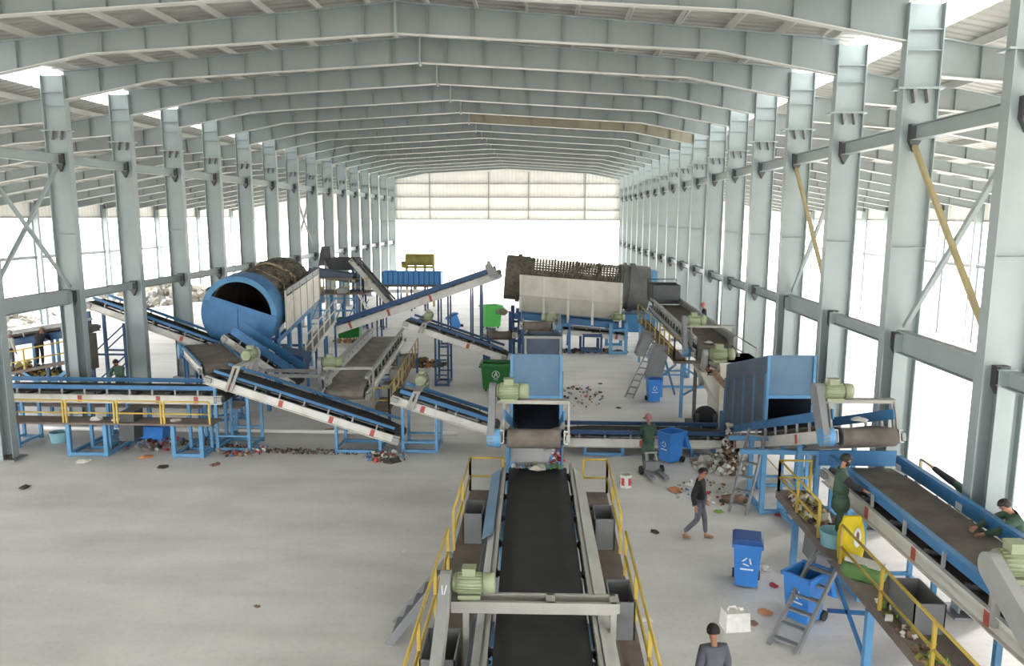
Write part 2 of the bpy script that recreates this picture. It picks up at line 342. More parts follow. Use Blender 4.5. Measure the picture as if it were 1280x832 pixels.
# ------------------------------------------------------------------ machine helpers
def belt_mesh(pt, L_, w, r=0.16, trough=0.1, n=10):
    # closed loop of belt: top run (troughed), head wrap, return run, tail wrap
    st = []
    for i in range(n+1):
        s = L_*i/n; k = min(1, s/0.9, (L_-s)/0.9); st.append((s, 0.0, trough*max(0, k)))
    for a in range(1, 6): t = math.pi*a/6; st.append((L_+r*math.sin(t), -r+r*math.cos(t), 0))
    for i in range(3): st.append((L_-L_*i/2, -2*r, 0))
    for a in range(1, 6): t = math.pi*a/6; st.append((-r*math.sin(t), -r-r*math.cos(t), 0))
    xs = [(-w/2, 1), (-w*0.30, 0.0), (0, 0), (w*0.30, 0.0), (w/2, 1)]; m = MB(); vs = []
    for s, nn, tr in st:
        for x, e in xs: vs.append(pt(x, s, nn+tr*e))
    N = len(st); c = len(xs); fs = []
    for i in range(N):
        j = (i+1) % N
        for k in range(c-1): fs.append((i*c+k, i*c+k+1, j*c+k+1, j*c+k))
    m.add(vs, fs, True); return m
MOT = {}
def motor_meshes():
    b = MB(); b.tube((-0.2, 0, 0), (0.2, 0, 0), 0.135, 20)
    for i in range(20):
        t = 2*math.pi*i/20; c, s_ = math.cos(t), math.sin(t); b.bar((-0.17, 0.14*c, 0.14*s_), (0.17, 0.14*c, 0.14*s_), 0.012, 0.03, up=(0, c, s_))
    b.tube((-0.26, 0, 0), (-0.2, 0, 0), 0.09, 14, r2=0.15); b.tube((-0.36, 0, 0), (-0.2, 0, 0), 0.03, 8)
    MOT['motor'] = b.mesh('motor', 'motor')
    f = MB(); f.tube((0.2, 0, 0), (0.36, 0, 0), 0.155, 20, r2=0.14); f.tube((0.36, 0, 0), (0.37, 0, 0), 0.1, 14); MOT['fan_cover'] = f.mesh('fan_cover', 'motor')
    q = MB(); q.box(-0.1, 0.08, -0.08, 0.08, 0.13, 0.23); q.box(-0.11, 0.09, -0.09, 0.09, 0.23, 0.245); MOT['terminal_box'] = q.mesh('terminal_box', 'motor')
    g = MB(); g.box(-0.16, 0.16, -0.16, -0.06, -0.18, -0.12); g.box(-0.16, 0.16, 0.06, 0.16, -0.18, -0.12); MOT['mounting_foot'] = g.mesh('mounting_foot', 'motor')
motor_meshes()
def motor(parent, loc, rz=0, sc=1.0):
    o = put('motor', MOT['motor'], parent, loc, (0, 0, rz), (sc,)*3); o['label'] = 'pale green electric motor'
    for n in ('fan_cover', 'terminal_box', 'mounting_foot'): put(n, MOT[n], o)
    return o
def stadium(m, a, b, r, x0, x1, n=8):
    a = V(a); b = V(b); d = (b-a).normalized(); p = V((-d.y, d.x)); P = []
    for i in range(n+1): t = math.pi*i/n; P.append(a+p*(r*math.cos(t))-d*(r*math.sin(t)))
    for i in range(n+1): t = math.pi*i/n; P.append(b-p*(r*math.cos(t))+d*(r*math.sin(t)))
    m.prism([(x0, q.x, q.y) for q in P], (x1-x0, 0, 0)); return m
def conveyor(label, A, B, w, legs=(), marks=(), drive=None, arch=None, beam='white', rail='blue', belt='belt', beam_h=0.26, rail_n=0.2, rail_h=0.1, rail_w=0.07,
             post_gap=0.8, name='belt_conveyor', r=0.16, skirt=0, leg_m='blue_light', group='belt conveyors', trough=0.1, idler=True, post_m='grey_light', far_skirt=None, pulley=True, guard_m='grey'):
    A = V(A); B = V(B); h = V((B.x-A.x, B.y-A.y)); Lh = h.length; rz = math.atan2(-h.x, h.y)
    t = thing(name, label, 'conveyor', (A.x, A.y, 0), rz, group)
    th = math.atan2(B.z-A.z, Lh); c, sn = math.cos(th), math.sin(th); L_ = math.hypot(Lh, B.z-A.z)
    pt = lambda x, s, n: V((x, s*c-n*sn, A.z+s*sn+n*c))
    o = belt_mesh(pt, L_, w, r, trough).build('belt', belt, t); md = o.modifiers.new('thick', 'SOLIDIFY'); md.thickness = 0.012
    hx = w/2+0.09; up = pt(0, 0, 1)-pt(0, 0, 0)
    for sx in (-1, 1):
        m = MB(); x = sx*hx
        m.bar(pt(x, -0.1, -0.05-beam_h/2), pt(x, L_+0.1, -0.05-beam_h/2), 0.02, beam_h, up); m.bar(pt(x+sx*0.04, -0.1, -0.05), pt(x+sx*0.04, L_+0.1, -0.05), 0.08, 0.02, up); m.bar(pt(x+sx*0.04, -0.1, -0.05-beam_h), pt(x+sx*0.04, L_+0.1, -0.05-beam_h), 0.08, 0.02, up)
        sb = m.build('side_beam', beam, t)
        for s in marks: q = MB(); q.bar(pt(x+sx*0.016, s-0.07, -0.05-beam_h/2), pt(x+sx*0.016, s+0.07, -0.05-beam_h/2), 0.012, beam_h*0.9, up); q.build('red_mark', 'red', sb)
        m = MB(); m.bar(pt(x, 0.15, rail_n), pt(x, L_-0.1, rail_n), rail_w, rail_h, up)
        if skirt: m.bar(pt(x-sx*0.06, 0.15, rail_n-skirt/2), pt(x-sx*0.06, L_-0.1, rail_n-skirt/2), 0.02, skirt, up)
        m.build('top_rail', rail, t)
        pm = MB(); pm.bar(pt(x, 0, -0.04)-pt(0, 0, 0), pt(x, 0, rail_n-rail_h/2)-pt(0, 0, 0), 0.05, 0.05, (0, 1, 0)); pm = pm.mesh('post', post_m)
        k = int(L_/post_gap)
        for i in range(k): put('post', pm, t, pt(0, 0.3+(L_-0.6)*(i+0.5)/k, 0))
    if idler:
        im = MB(); im.tube((-hx, 0, 0), (hx, 0, 0), 0.05, 8)
        for sx in (-1, 1): im.bar((sx*hx*0.97, 0, -0.06), (sx*hx*0.97, 0.06, 0.1), 0.05, 0.04)
        im = im.mesh('idler', 'grey_dark'); k = max(2, int(L_/1.1))
        for i in range(k): put('idler', im, t, pt(0, 0.5+(L_-1)*(i)/(k-1), -0.075))
    for s in (0, L_):
        m = MB(); m.tube(pt(-w/2-0.02, s, -r), pt(w/2+0.02, s, -r), r-0.006, 16); m.tube(pt(-hx-0.1, s, -r), pt(hx+0.1, s, -r), 0.035, 8); d = m.build('drum', 'grey_dark', t)
        for sx in (-1, 1): m = MB(); m.bar(pt(sx*(hx+0.08), s-0.12, -r), pt(sx*(hx+0.08), s+0.12, -r), 0.08, 0.16, up); m.build('bearing', 'grey_light', d)
    for lg in legs:                                   # (s0, s1[, bottom z]) pair of portal legs
        s0, s1 = lg[0], lg[1]; zb = lg[2] if len(lg) > 2 else 0
        tops = []
        for s in (s0, s1):
            for sx in (-1, 1):
                p = pt(sx*hx, s, -0.05-beam_h); m = MB(); m.bar((p.x, p.y, zb), p, 0.09, 0.09, (0, 1, 0)); m.build('leg', leg_m, t); tops.append(p)
        for s in (s0, s1): m = MB(); y = pt(0, s, -0.05-beam_h).y; m.bar((-hx, y, zb+0.12), (hx, y, zb+0.12), 0.07, 0.07); m.build('cross_bar', leg_m, t)
        for sx in (-1, 1):
            y0 = pt(0, s0, -0.05-beam_h).y; y1 = pt(0, s1, -0.05-beam_h).y
            m = MB(); m.bar((sx*hx, y0, zb+0.06), (sx*hx, y1, zb+0.06), 0.09, 0.09); m.build('foot_bar', leg_m, t)
            if len(lg) > 3:
                for zz in lg[3]: m = MB(); m.bar((sx*hx, y0, zz), (sx*hx, y1, zz), 0.06, 0.06); m.build('tie_bar', leg_m, t)
    if drive:                                         # (s of drum, side, motor ds, motor dn)
        s, sx, ds, dn = drive; xg = sx*(hx+0.27)
        pd = pt(xg, s, -r); pm_ = pt(xg, s+ds, dn)
        m = MB(); stadium(m, (pd.y, pd.z), (pm_.y, pm_.z), 0.2, xg-0.07, xg+0.07); g = m.build('belt_guard', guard_m, t)
        if pulley: m = MB(); m.tube((xg+sx*0.08, pd.y, pd.z), (xg-sx*0.2, pd.y, pd.z), 0.2, 16); m.build('pulley', 'blue_light', t)
        mp = V((xg-sx*0.36, pm_.y, pm_.z+0.02)); motor(t, mp, 0 if sx < 0 else math.pi, 1.15)
        zb = pt(0, s+ds, 0.1).z; za = mp.z-0.22
        m = MB(); m.bar((xg-sx*0.1, mp.y, za), (-sx*(hx+0.12), mp.y, za), 0.22, 0.08); m.build('motor_frame', 'grey_beige', t)
        for ex in (-sx*(hx+0.1), sx*(hx+0.02)):
            m = MB(); q = pt(ex, s+ds, -0.3); m.bar((ex, mp.y-0.08, za), (ex, q.y-0.08, q.z), 0.05, 0.09, (0, 1, 0)); m.build('frame_post', 'grey_beige', t); m = MB(); m.bar((ex, mp.y+0.08, za), (ex, q.y+0.08, q.z), 0.05, 0.09, (0, 1, 0)); m.build('frame_post', 'grey_beige', t)
    return t
def railing(parent, pts, h=0.85, gap=1.3, m='yellow', r=0.025, mid=0.45):
    # pts are deck-level corner points; posts, top rail and middle rail as parts
    for a, b in zip(pts, pts[1:]):
        a = V(a); b = V(b); L_ = (b-a).length; n = max(1, round(L_/gap))
        for i in range(n+1): q = a+(b-a)*(i/n); k = MB(); k.bar(q, q+V((0, 0, h)), 0.05, 0.05, (0, 1, 0)); k.build('rail_post', m, parent)
        for nm, z in (('hand_rail', h), ('middle_rail', mid*h)): k = MB(); k.tube(a+V((0, 0, z)), b+V((0, 0, z)), r, 8); k.build(nm, m, parent)
def hopper(parent, x0, x1, y0, y1, zt, zb, m='grey', wall=0.02, taper=0.0, name='drop_chute'):
    o = MB()
    def wallq(a, b, n):
        n = V(n)*wall; c = V(((x0+x1)/2, (y0+y1)/2, 0)); p = [V((a[0], a[1], zt)), V((b[0], b[1], zt))]; q = []
        for k in p: d = V((c.x-k.x, c.y-k.y, 0))*taper; q.append(V((k.x+d.x, k.y+d.y, zb)))
        o.hexa([q[0], q[1], q[1]+n, q[0]+n, p[0], p[1], p[1]+n, p[0]+n])
    wallq((x0, y0), (x1, y0), (0, 1, 0)); wallq((x1, y1), (x0, y1), (0, -1, 0)); wallq((x0, y1), (x0, y0), (1, 0, 0)); wallq((x1, y0), (x1, y1), (-1, 0, 0))
    return o.build(name, m, parent)
def ladder(label, foot, top, w, axis, m='grey', r=0.09, n=7, name='steel_ladder', cat='ladder'):
    f = V(foot); tp = V(top); a = V(axis).normalized()*(w/2); t = thing(name, label, cat, foot)
    d = tp-f
    for s in (-1, 1): k = MB(); k.bar(a*s, d+a*s, 0.05, r, V((0, 0, 1))); k.build('stringer', m, t)
    km = MB(); km.bar(-a, a, 0.12, 0.035); km = km.mesh('tread', m)
    for i in range(n): put('tread', km, t, d*((i+0.6)/n))
    return t

# ------------------------------------------------------------------ foreground sorting line (centre)
t = conveyor('black sorting belt conveyor in the centre foreground running towards the camera', (-0.12, 16.75, 2.1), (0.06, 6.6, 2.1), 1.24, legs=((1.2, 2.2), (6.2, 7.2)), beam='grey_light', rail='grey_beige', belt='belt_black', rail_n=0.14, rail_h=0.05, rail_w=0.05, trough=0.07, post_gap=1.4, name='sorting_conveyor', group='sorting conveyors')
# slanted skirt plates on both sides
for sx, mm in ((1, 'grey_light'), (-1, 'grey_beige')):
    m = MB(); x0 = sx*0.78; x1 = sx*(0.98 if sx < 0 else 0.9)
    m.hexa([(min(x0, x1), 0.2, 2.16 if sx > 0 else 2.02), (max(x0, x1), 0.2, 2.02 if sx > 0 else 2.16), (max(x0, x1), 10, 2.02 if sx > 0 else 2.16), (min(x0, x1), 10, 2.16 if sx > 0 else 2.02),
            (min(x0, x1), 0.2, 2.18 if sx > 0 else 2.04), (max(x0, x1), 0.2, 2.04 if sx > 0 else 2.18), (max(x0, x1), 10, 2.04 if sx > 0 else 2.18), (min(x0, x1), 10, 2.18 if sx > 0 else 2.04)])
    m.build('skirt_plate', mm, t)
    m = MB(); m.box(min(sx*0.96, sx*0.98), max(sx*0.96, sx*0.98), 0.2, 10, 1.45, 2.0); m.build('side_panel', 'grey', t)
m = MB(); m.hexa([(0.8, 0.4, 2.2), (1.0, 0.4, 2.06), (1.0, 3.9, 2.06), (0.8, 3.9, 2.2), (0.8, 0.4, 2.21), (1.0, 0.4, 2.07), (1.0, 3.9, 2.07), (0.8, 3.9, 2.21)]); m.build('cover_plate', 'blue_dusty', t)
xg = 1.3      # drive at local +x (image left because the belt runs towards the camera)
m = MB(); stadium(m, (6.75, 2.68), (8.2, 1.98), 0.17, xg-0.07, xg+0.07); m.build('belt_guard', 'grey_light', t)
for dx in (-0.03, 0.03): m = MB(); m.bar((xg+dx, 6.99, 2.755), (xg+dx*0.4, 7.12, 2.69), 0.014, 0.006, (0, 0.435, 0.9)); m.build('painted_stroke', 'mark_white', t)
motor(t, (0.98, 6.75, 2.68), math.pi, 0.95)
for y in (6.92, 6.68): m = MB(); m.bar((1.22, y, 2.42), (-1.0, y, 2.42), 0.05, 0.16); m.build('motor_frame', 'grey_beige', t)
for x in (1.15, -0.12, -0.98): m = MB(); m.box(x-0.06, x+0.06, 6.66, 6.94, 2.36, 2.5); m.build('frame_tie', 'grey_beige', t)
for x in (1.02, -0.96): m = MB(); m.box(x-0.04, x+0.04, 6.85, 6.95, 1.42, 2.36); m.build('frame_post', 'grey_beige', t)
p = thing('sorting_platform', 'raised walkway on both sides of the central black belt, with yellow railings', 'platform', (0, 0, 0))
for sx, xi, xo in ((-1, -0.92, -1.66), (1, 0.92, 1.45)):
    a, b = min(xi, xo), max(xi, xo)
    m = MB(); m.box(a, b, 6.4, 17.2, 1.34, 1.4); m.build('deck', 'deck', p)
    m = MB(); m.box(min(xo, xo-sx*0.06), max(xo, xo-sx*0.06), 6.4, 17.2, 1.2, 1.34); m.build('edge_beam', 'grey_beige', p)
    for y in (7, 10.3, 13.6, 16.9):
        m = MB(); m.box(xo-0.05, xo+0.05, y-0.05, y+0.05, 0, 1.2); m.build('leg', 'blue_light', p)
    railing(p, [(xi*0.99, 17.15, 1.4), (xo, 17.15, 1.4), (xo, 13.9, 1.4)], h=0.78, gap=1.6); railing(p, [(xo, 13.0, 1.4), (xo, 6.6, 1.4)], h=0.8, gap=1.65)
hopper(p, -1.52, -1.14, 14.2, 14.95, 2.0, 1.3); hopper(p, 0.98, 1.36, 14.05, 14.8, 2.0, 1.3); hopper(p, 1.0, 1.38, 10.85, 11.6, 2.0, 1.3); hopper(p, -1.56, -1.1, 9.2, 10.0, 2.0, 1.3)
ladder('grey steel stair going down from the left of the central walkway', (-2.75, 13.3, 0), (-1.68, 13.45, 1.36), 0.75, (0, 1, 0), n=6, name='steel_stair', cat='stair', r=0.14)

# ------------------------------------------------------------------ inclined feed conveyors with blue hoods
def feed_line(lab, head, tail, w, hood_y, hood_len, hood_w, hood_top, lab_h, frame_y):
    c = conveyor(lab, tail, head, w, legs=((2.6, 3.4), (5.2, 6.4)), drive=(math.hypot(head[1]-tail[1], head[2]-tail[2]), 1, -0.25, 0.8), marks=(1.0, 3.6, 6.2), belt='belt_dusty', rail='blue', rail_n=0.3, rail_h=0.22, rail_w=0.03, name='feed_conveyor', group='feed conveyors', r=0.2)
    sl = (head[2]-tail[2])/(tail[1]-head[1]); xs = (head[0]-tail[0])/(tail[1]-head[1])
    h = thing('feed_hood', lab_h, 'hood', (head[0]-xs*(hood_y-head[1]), hood_y, 0), math.atan2(xs, 1)*1.0, 'blue hoods')
    z = lambda y: hood_top-sl*0.78*y
    bz = lambda y: head[2]-sl*(hood_y+y-head[1])
    a = hood_w/2
    for sx in (-1, 1):
        m = MB(); x0, x1 = (sx*a-0.015, sx*a+0.015)
        m.hexa([(x0, 0, bz(0)+0.22), (x1, 0, bz(0)+0.22), (x1, hood_len, bz(hood_len)+0.22), (x0, hood_len, bz(hood_len)+0.22), (x0, 0, z(0)), (x1, 0, z(0)), (x1, hood_len, z(hood_len)), (x0, hood_len, z(hood_len))])
        o = m.build('side_panel', 'blue_side', h)  # sides coloured darker and greyer than the front, shade put into the paint
        for i in range(5):
            y = 0.05+(hood_len-0.1)*i/4; m = MB(); m.box(sx*(a+0.015), sx*(a+0.06), y-0.05, y+0.05, bz(y)+0.25, z(y)-0.45) if sx > 0 else m.box(-(a+0.06), -(a+0.015), y-0.05, y+0.05, bz(y)+0.25, z(y)-0.45); m.build('rib', 'blue_dusty', o)
        m = MB(); m.bar((sx*(a+0.03), 0, z(0)-0.45), (sx*(a+0.03), hood_len, z(hood_len)-0.45), 0.05, 0.05); m.build('rib', 'blue_side', o)
    m = MB(); m.hexa([(-a, 0, z(0)), (a, 0, z(0)), (a, hood_len, z(hood_len)), (-a, hood_len, z(hood_len)), (-a, 0, z(0)+0.03), (a, 0, z(0)+0.03), (a, hood_len, z(hood_len)+0.03), (-a, hood_len, z(hood_len)+0.03)]); m.build('top_panel', 'blue_dusty', h)
    fb = z(0)-1.14
    m = MB(); m.box(-a, a, -0.02, 0.02, fb, z(0)); m.build('front_panel', 'blue_dusty', h)
    m = MB(); m.box(-a-0.02, a+0.02, -0.05, -0.02, fb-0.03, fb+0.07); m.build('front_lip', 'blue_light', h)
    for sx in (-1, 1): m = MB(); m.box(sx*a-0.035, sx*a+0.035, -0.06, 0.0, bz(0)+0.2, z(0)+0.02); m.build('corner_post', 'blue_light', h)
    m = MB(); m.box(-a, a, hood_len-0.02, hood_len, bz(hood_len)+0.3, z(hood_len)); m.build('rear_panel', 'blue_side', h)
    return c
feed_line('inclined feed conveyor dropping waste onto the central black belt', (-0.2, 16.15, 3.15), (-0.2, 24.4, 0.55), 1.1, 20.3, 3.9, 1.3, 4.0, 'blue sheet-metal hood over the feed conveyor in the centre', 20)
feed_line('inclined feed conveyor beside the right columns, under the shaded blue hood', (6.97, 16.75, 3.12), (6.6, 24.9, 0.5), 1.15, 21.4, 4.0, 1.26, 3.85, 'large blue sheet-metal hood with ribbed side, near the right columns', 20)
# discharge chute with rags between feed conveyor and central belt
h = thing('discharge_chute', 'grey discharge chute with scraps above the start of the central belt', 'chute', (-0.17, 16.6, 0))
m = MB(); m.hexa([(-0.55, 0.2, 2.2), (0.55, 0.2, 2.2), (0.55, 0.22, 2.2), (-0.55, 0.22, 2.2), (-0.55, 0.38, 2.85), (0.55, 0.38, 2.85), (0.55, 0.4, 2.85), (-0.55, 0.4, 2.85)]); m.build('back_plate', 'grey_light', h)
for sx in (-1, 1): m = MB(); m.box(sx*0.58-0.015, sx*0.58+0.015, -0.25, 0.4, 2.2, 2.85); m.build('side_plate', 'blue', h)
# support frames under the right feed conveyor
fr = thing('support_frame', 'light blue steel frame carrying the feed conveyor beside the right columns', 'frame', (6.35, 20.3, 0))
for x in (-0.68, 0.68):
    for y in (-0.6, 0.65): m = MB(); m.box(x-0.06, x+0.06, y-0.06, y+0.06, 0, 1.6); m.build('leg', 'blue_light', fr)
for y in (-0.6, 0.65): m = MB(); m.box(-1.3, 1.5, y-0.05, y+0.05, 1.6, 1.72); m.build('top_bar', 'blue_light', fr)
for x in (-0.68, 0.68): m = MB(); m.box(x-0.05, x+0.05, -0.6, 0.65, 0.02, 0.12); m.build('foot_bar', 'blue_light', fr)
m = MB(); m.box(-0.68, 2.0, -0.65, -0.55, 0.02, 0.1); m.build('foot_bar', 'blue_light', fr)
m = MB(); m.bar((-0.62, -0.6, 1.5), (0.62, -0.6, 0.2), 0.04, 0.04); m.build('diagonal_bar', 'brace_tan', fr)
ladder('leaning grey steel ladder below the right blue hood', (5.05, 19.65, 0), (5.75, 20.7, 1.95), 0.45, (0.75, -0.5, 0), n=6, r=0.11)

# ------------------------------------------------------------------ right-hand sorting line
t = conveyor('wide brown-black sorting belt with blue side walls, beside the right columns', (7.05, 17.05, 2.12), (7.25, 7.2, 2.12), 1.3, legs=((1.0, 2.0), (6.5, 7.5)), marks=(2.1, 4.0, 6.2, 8.5), rail='blue', belt='belt_dusty', rail_n=0.3, rail_h=0.08, rail_w=0.12, skirt=0.22, post_gap=1.35, beam_h=0.3, name='sorting_conveyor', group='sorting conveyors', trough=0.06)
m = MB(); m.box(-0.85, 0.85, -0.25, -0.2, 2.1, 2.45); m.build('end_wall', 'blue', t)
for x, y in ((-0.6, 0.3), (-0.66, 2.6)): m = MB(); m.box(x-0.015, x-0.008, y, y+0.22, 2.2, 2.34); m.build('paper_label', 'mark_white', t)
xg = 0.98
m = MB(); stadium(m, (6.55, 2.85), (8.2, 2.02), 0.2, xg-0.08, xg+0.08); m.build('belt_guard', 'grey_light', t)
motor(t, (0.6, 6.45, 2.86), math.pi, 1.3)
m = MB(); m.box(-1.0, 0.9, 6.3, 6.62, 2.52, 2.6); m.build('motor_frame', 'grey_beige', t)
for x in (0.8, -0.95): m = MB(); m.box(x-0.04, x+0.04, 6.4, 6.5, 1.9, 2.52); m.build('frame_post', 'grey_beige', t)
p = thing('sorting_platform', 'raised walkway with yellow railings around the right-hand sorting belt', 'platform', (0, 0, 0))
for a, b in ((5.5, 6.28), (8.02, 8.6)):
    m = MB(); m.box(a, b, 6.8, 18.0, 1.2, 1.25); m.build('deck', 'deck', p)
m = MB(); m.box(5.5, 5.56, 6.8, 18.0, 1.06, 1.2); m.build('edge_beam', 'deck', p)
for y in (7.5, 10.6, 12.6, 16.6): m = MB(); m.box(5.48, 5.6, y-0.06, y+0.06, 0, 1.06); m.build('leg', 'blue_light', p); m = MB(); m.box(5.55, 6.3, y-0.04, y+0.04, 1.1, 1.2); m.build('cross_beam', 'blue', p)
for y0, y1 in ((12.6, 14.4), (14.4, 12.6)): m = MB(); m.bar((5.54, y0, 0.1), (5.54, y1, 1.0), 0.05, 0.08); m.build('diagonal_bar', 'blue', p)
railing(p, [(6.25, 17.9, 1.25), (5.53, 17.9, 1.25), (5.53, 15.2, 1.25)], h=0.75, gap=1.4); railing(p, [(5.53, 14.0, 1.25), (5.53, 7.0, 1.25)], h=0.75, gap=1.75); railing(p, [(8.55, 17.5, 1.25), (8.55, 13.7, 1.25)], h=0.95, gap=1.9, m='brace_tan'); railing(p, [(8.55, 12.4, 1.25), (8.55, 7.4, 1.25)], h=0.95, gap=1.9, m='brace_tan')
hopper(p, 5.72, 6.2, 11.5, 12.4, 1.75, 1.2); hopper(p, 5.72, 6.2, 8.6, 9.5, 1.75, 1.2)
m = MB(); m.hexa([(5.55, 15.3, 0.55), (6.1, 15.3, 0.55), (6.1, 16.1, 0.55), (5.55, 16.1, 0.55), (5.6, 15.3, 1.2), (6.2, 15.3, 1.2), (6.2, 16.1, 1.2), (5.6, 16.1, 1.2)]); m.build('under_chute', 'grey', p)
ladder('grey steel stair climbing to the right-hand walkway past a blue wheeled bin', (4.28, 13.1, 0), (5.52, 14.5, 1.25), 0.5, (0.75, -0.66, 0), n=7, name='steel_stair', cat='stair', r=0.12)

# ------------------------------------------------------------------ cross line
conveyor('flat cross conveyor with white beams on the floor behind the standing worker', (5.95, 25.05, 0.62), (0.45, 25.05, 0.62), 0.95, legs=((0.5, 1.2), (3.4, 4.6)), marks=(2.8,), rail='blue_dark', rail_n=0.16, rail_h=0.12, rail_w=0.1)
conveyor('short rising conveyor right of the long incline, ending under the centre hood', (-1.55, 25.05, 0.9), (-4.75, 25.05, 1.92), 0.95, legs=((1.9, 3.05, 0, (0.35,)),), marks=(2.4,), rail='blue', rail_n=0.17, rail_h=0.12, rail_w=0.08, drive=(2.6, 1, 0.2, 0.5), pulley=False, guard_m='grey_light')
conveyor('long white-beamed incline conveyor descending to the right in the left middle ground', (-4.7, 24.95, 0.62), (-10.75, 24.95, 2.52), 1.0, legs=((0.5, 2.0), (5.0, 6.1, 0, (0.5,))), marks=(0.8, 2.2, 3.9, 5.6), rail='blue', rail_n=0.18, rail_h=0.08, rail_w=0.07, drive=(5.5, 1, 0.1, 0.75), pulley=False, guard_m='grey_light')
fl = conveyor('long flat blue-railed picking conveyor at the left edge, beside the walkway', (-10.5, 24.95, 1.88), (-18.6, 24.95, 1.88), 1.0, legs=((0.3, 1.0), (3.7, 4.3), (6.8, 7.4)), marks=(0.75, 2.0, 4.6), rail='blue', rail_n=0.2, rail_h=0.13, rail_w=0.08)
p = thing('sorting_platform', 'low grey walkway with thin yellow railing in front of the left picking conveyor', 'platform', (0, 0, 0))
for a, b in ((23.45, 24.25), (25.7, 26.6)): m = MB(); m.box(-18.4, -10.4, a, b, 1.06, 1.12); m.build('deck', 'deck', p)
for x in (-15.1, -13.9, -11.7, -10.8):
    for y in (23.6, 26.4): m = MB(); m.box(x-0.06, x+0.06, y-0.06, y+0.06, 0, 1.06); m.build('leg', 'blue_light', p)
    m = MB(); m.box(x-0.05, x+0.05, 23.55, 26.5, 0.02, 0.12); m.build('foot_bar', 'blue_light', p)
for a, b in ((-15.1, -13.9), (-11.7, -10.8)): m = MB(); m.box(a, b, 23.55, 23.65, 0.02, 0.12); m.build('foot_bar', 'blue_light', p)
railing(p, [(-18.3, 23.48, 1.12), (-15.15, 23.48, 1.12)], h=0.72, gap=1.6); railing(p, [(-15.05, 23.48, 1.12), (-13.5, 23.48, 1.12)], h=0.72, gap=1.6); railing(p, [(-13.4, 23.48, 1.12), (-12.0, 23.48, 1.12)], h=0.72, gap=1.6); railing(p, [(-11.9, 23.48, 1.12), (-10.45, 23.48, 1.12)], h=0.72, gap=1.6)
m = MB(); m.hexa([(-13.5, 23.62, 0.5), (-13.0, 23.62, 0.5), (-13.0, 24.2, 0.5), (-13.5, 24.2, 0.5), (-13.4, 23.62, 1.45), (-12.95, 23.62, 1.45), (-12.95, 24.2, 1.45), (-13.4, 24.2, 1.45)]); m.build('drop_chute', 'grey_dark', p)
m = MB(); m.tube((-17.8, 26.35, 0.1), (-3.0, 26.5, 0.1), 0.07, 10); tag(m.build('floor_pipe', 'pvc'), 'long white plastic pipe lying along the floor behind the cross conveyors', 'pipe')

# ------------------------------------------------------------------ middle sorting line (left of centre)
t = conveyor('dusty wide belt in the middle distance, left of the green container', (-7.75, 38.4, 1.66), (-6.85, 26.15, 1.66), 1.3, legs=((2, 3), (9, 10)), rail='grey_light', beam='white', belt='belt_pale', rail_n=0.42, rail_h=0.08, rail_w=0.12, skirt=0.0, post_gap=1.1, drive=(11.3, 1, 0.0, 0.8), name='sorting_conveyor', group='sorting conveyors', trough=0.16, pulley=False)
m = MB(); m.hexa([(0.6, 0.3, 1.75), (0.63, 0.3, 1.75), (0.63, 11.9, 1.75), (0.6, 11.9, 1.75), (0.92, 0.3, 2.12), (0.95, 0.3, 2.12), (0.95, 11.9, 2.12), (0.92, 11.9, 2.12)]); m.build('skirt_wall', 'grey_light', t)
p = thing('sorting_platform', 'narrow walkway with faded yellow railing right of the dusty middle belt', 'platform', (0, 0, 0))
m = MB(); m.hexa([(-5.95, 26.4, 0.85), (-5.35, 26.4, 0.85), (-6.2, 38, 0.85), (-6.85, 38, 0.85), (-5.95, 26.4, 0.9), (-5.35, 26.4, 0.9), (-6.2, 38, 0.9), (-6.85, 38, 0.9)]); m.build('deck', 'deck', p)
railing(p, [(-5.9, 26.45, 0.9), (-5.38, 26.45, 0.9), (-6.2, 37.8, 0.9)], h=0.8, gap=1.4, m='yellow_old'); railing(p, [(-8.3, 30, 0.9), (-8.7, 37, 0.9)], h=0.8, gap=1.8, m='yellow_old')
for x, y in ((-5.4, 26.6), (-5.9, 32), (-6.2, 37.5)): m = MB(); m.box(x-0.05, x+0.05, y-0.05, y+0.05, 0, 0.85); m.build('leg', 'blue_dark', p)
for y in (28.5, 31.5, 34.5): hopper(p, -5.95-(y-26)*0.075, -5.5-(y-26)*0.075, y, y+0.8, 1.35, 0.6, 'grey_light')
conveyor('blue-railed conveyor sloping down to the green container in the centre', (-1.75, 35.2, 1.5), (-6.15, 35.2, 2.95), 1.0, legs=((2.6, 3.2, 0, (0.5, 1.2)), (0.2, 0.9, 0, (0.6,))), marks=(1.7,), rail='blue_dark', beam='white', rail_n=0.18, rail_h=0.1, leg_m='blue_dark', drive=(4.2, 1, -0.3, 0.35), pulley=False, guard_m='grey_light')
# ------------------------------------------------------------------ small conveyors below the far trommel
conveyor('short dusty conveyor end pointing down at the green container', (-2.1, 42.8, 1.3), (-2.1, 36.2, 2.3), 1.05, legs=((4.6, 5.6),), belt='belt_dusty', rail='blue_dark', leg_m='blue_dark', rail_n=0.14, r=0.2)
conveyor('short dark conveyor end just behind the centre blue hood', (-0.3, 42.8, 1.4), (-0.3, 33.6, 3.1), 1.15, legs=((3.0, 4.0), (7.4, 8.4)), belt='belt_dusty', rail='grey', leg_m='blue_dark', drive=(9.2, -1, -0.2, 0.2), r=0.22, rail_n=0.14)
h = thing('transfer_hopper', 'small blue hopper feeding the conveyor under the centre hood', 'hopper', (-0.05, 31.2, 0))
hopper(h, -0.72, 0.72, -0.3, 1.3, 2.85, 1.3, 'blue_side', taper=0.25, name='hopper_shell')
for x in (-0.7, 0.7):
    for y in (-0.3, 1.3): m = MB(); m.box(x-0.04, x+0.04, y-0.04, y+0.04, 0, 2.9); m.build('leg', 'grey_light', h)
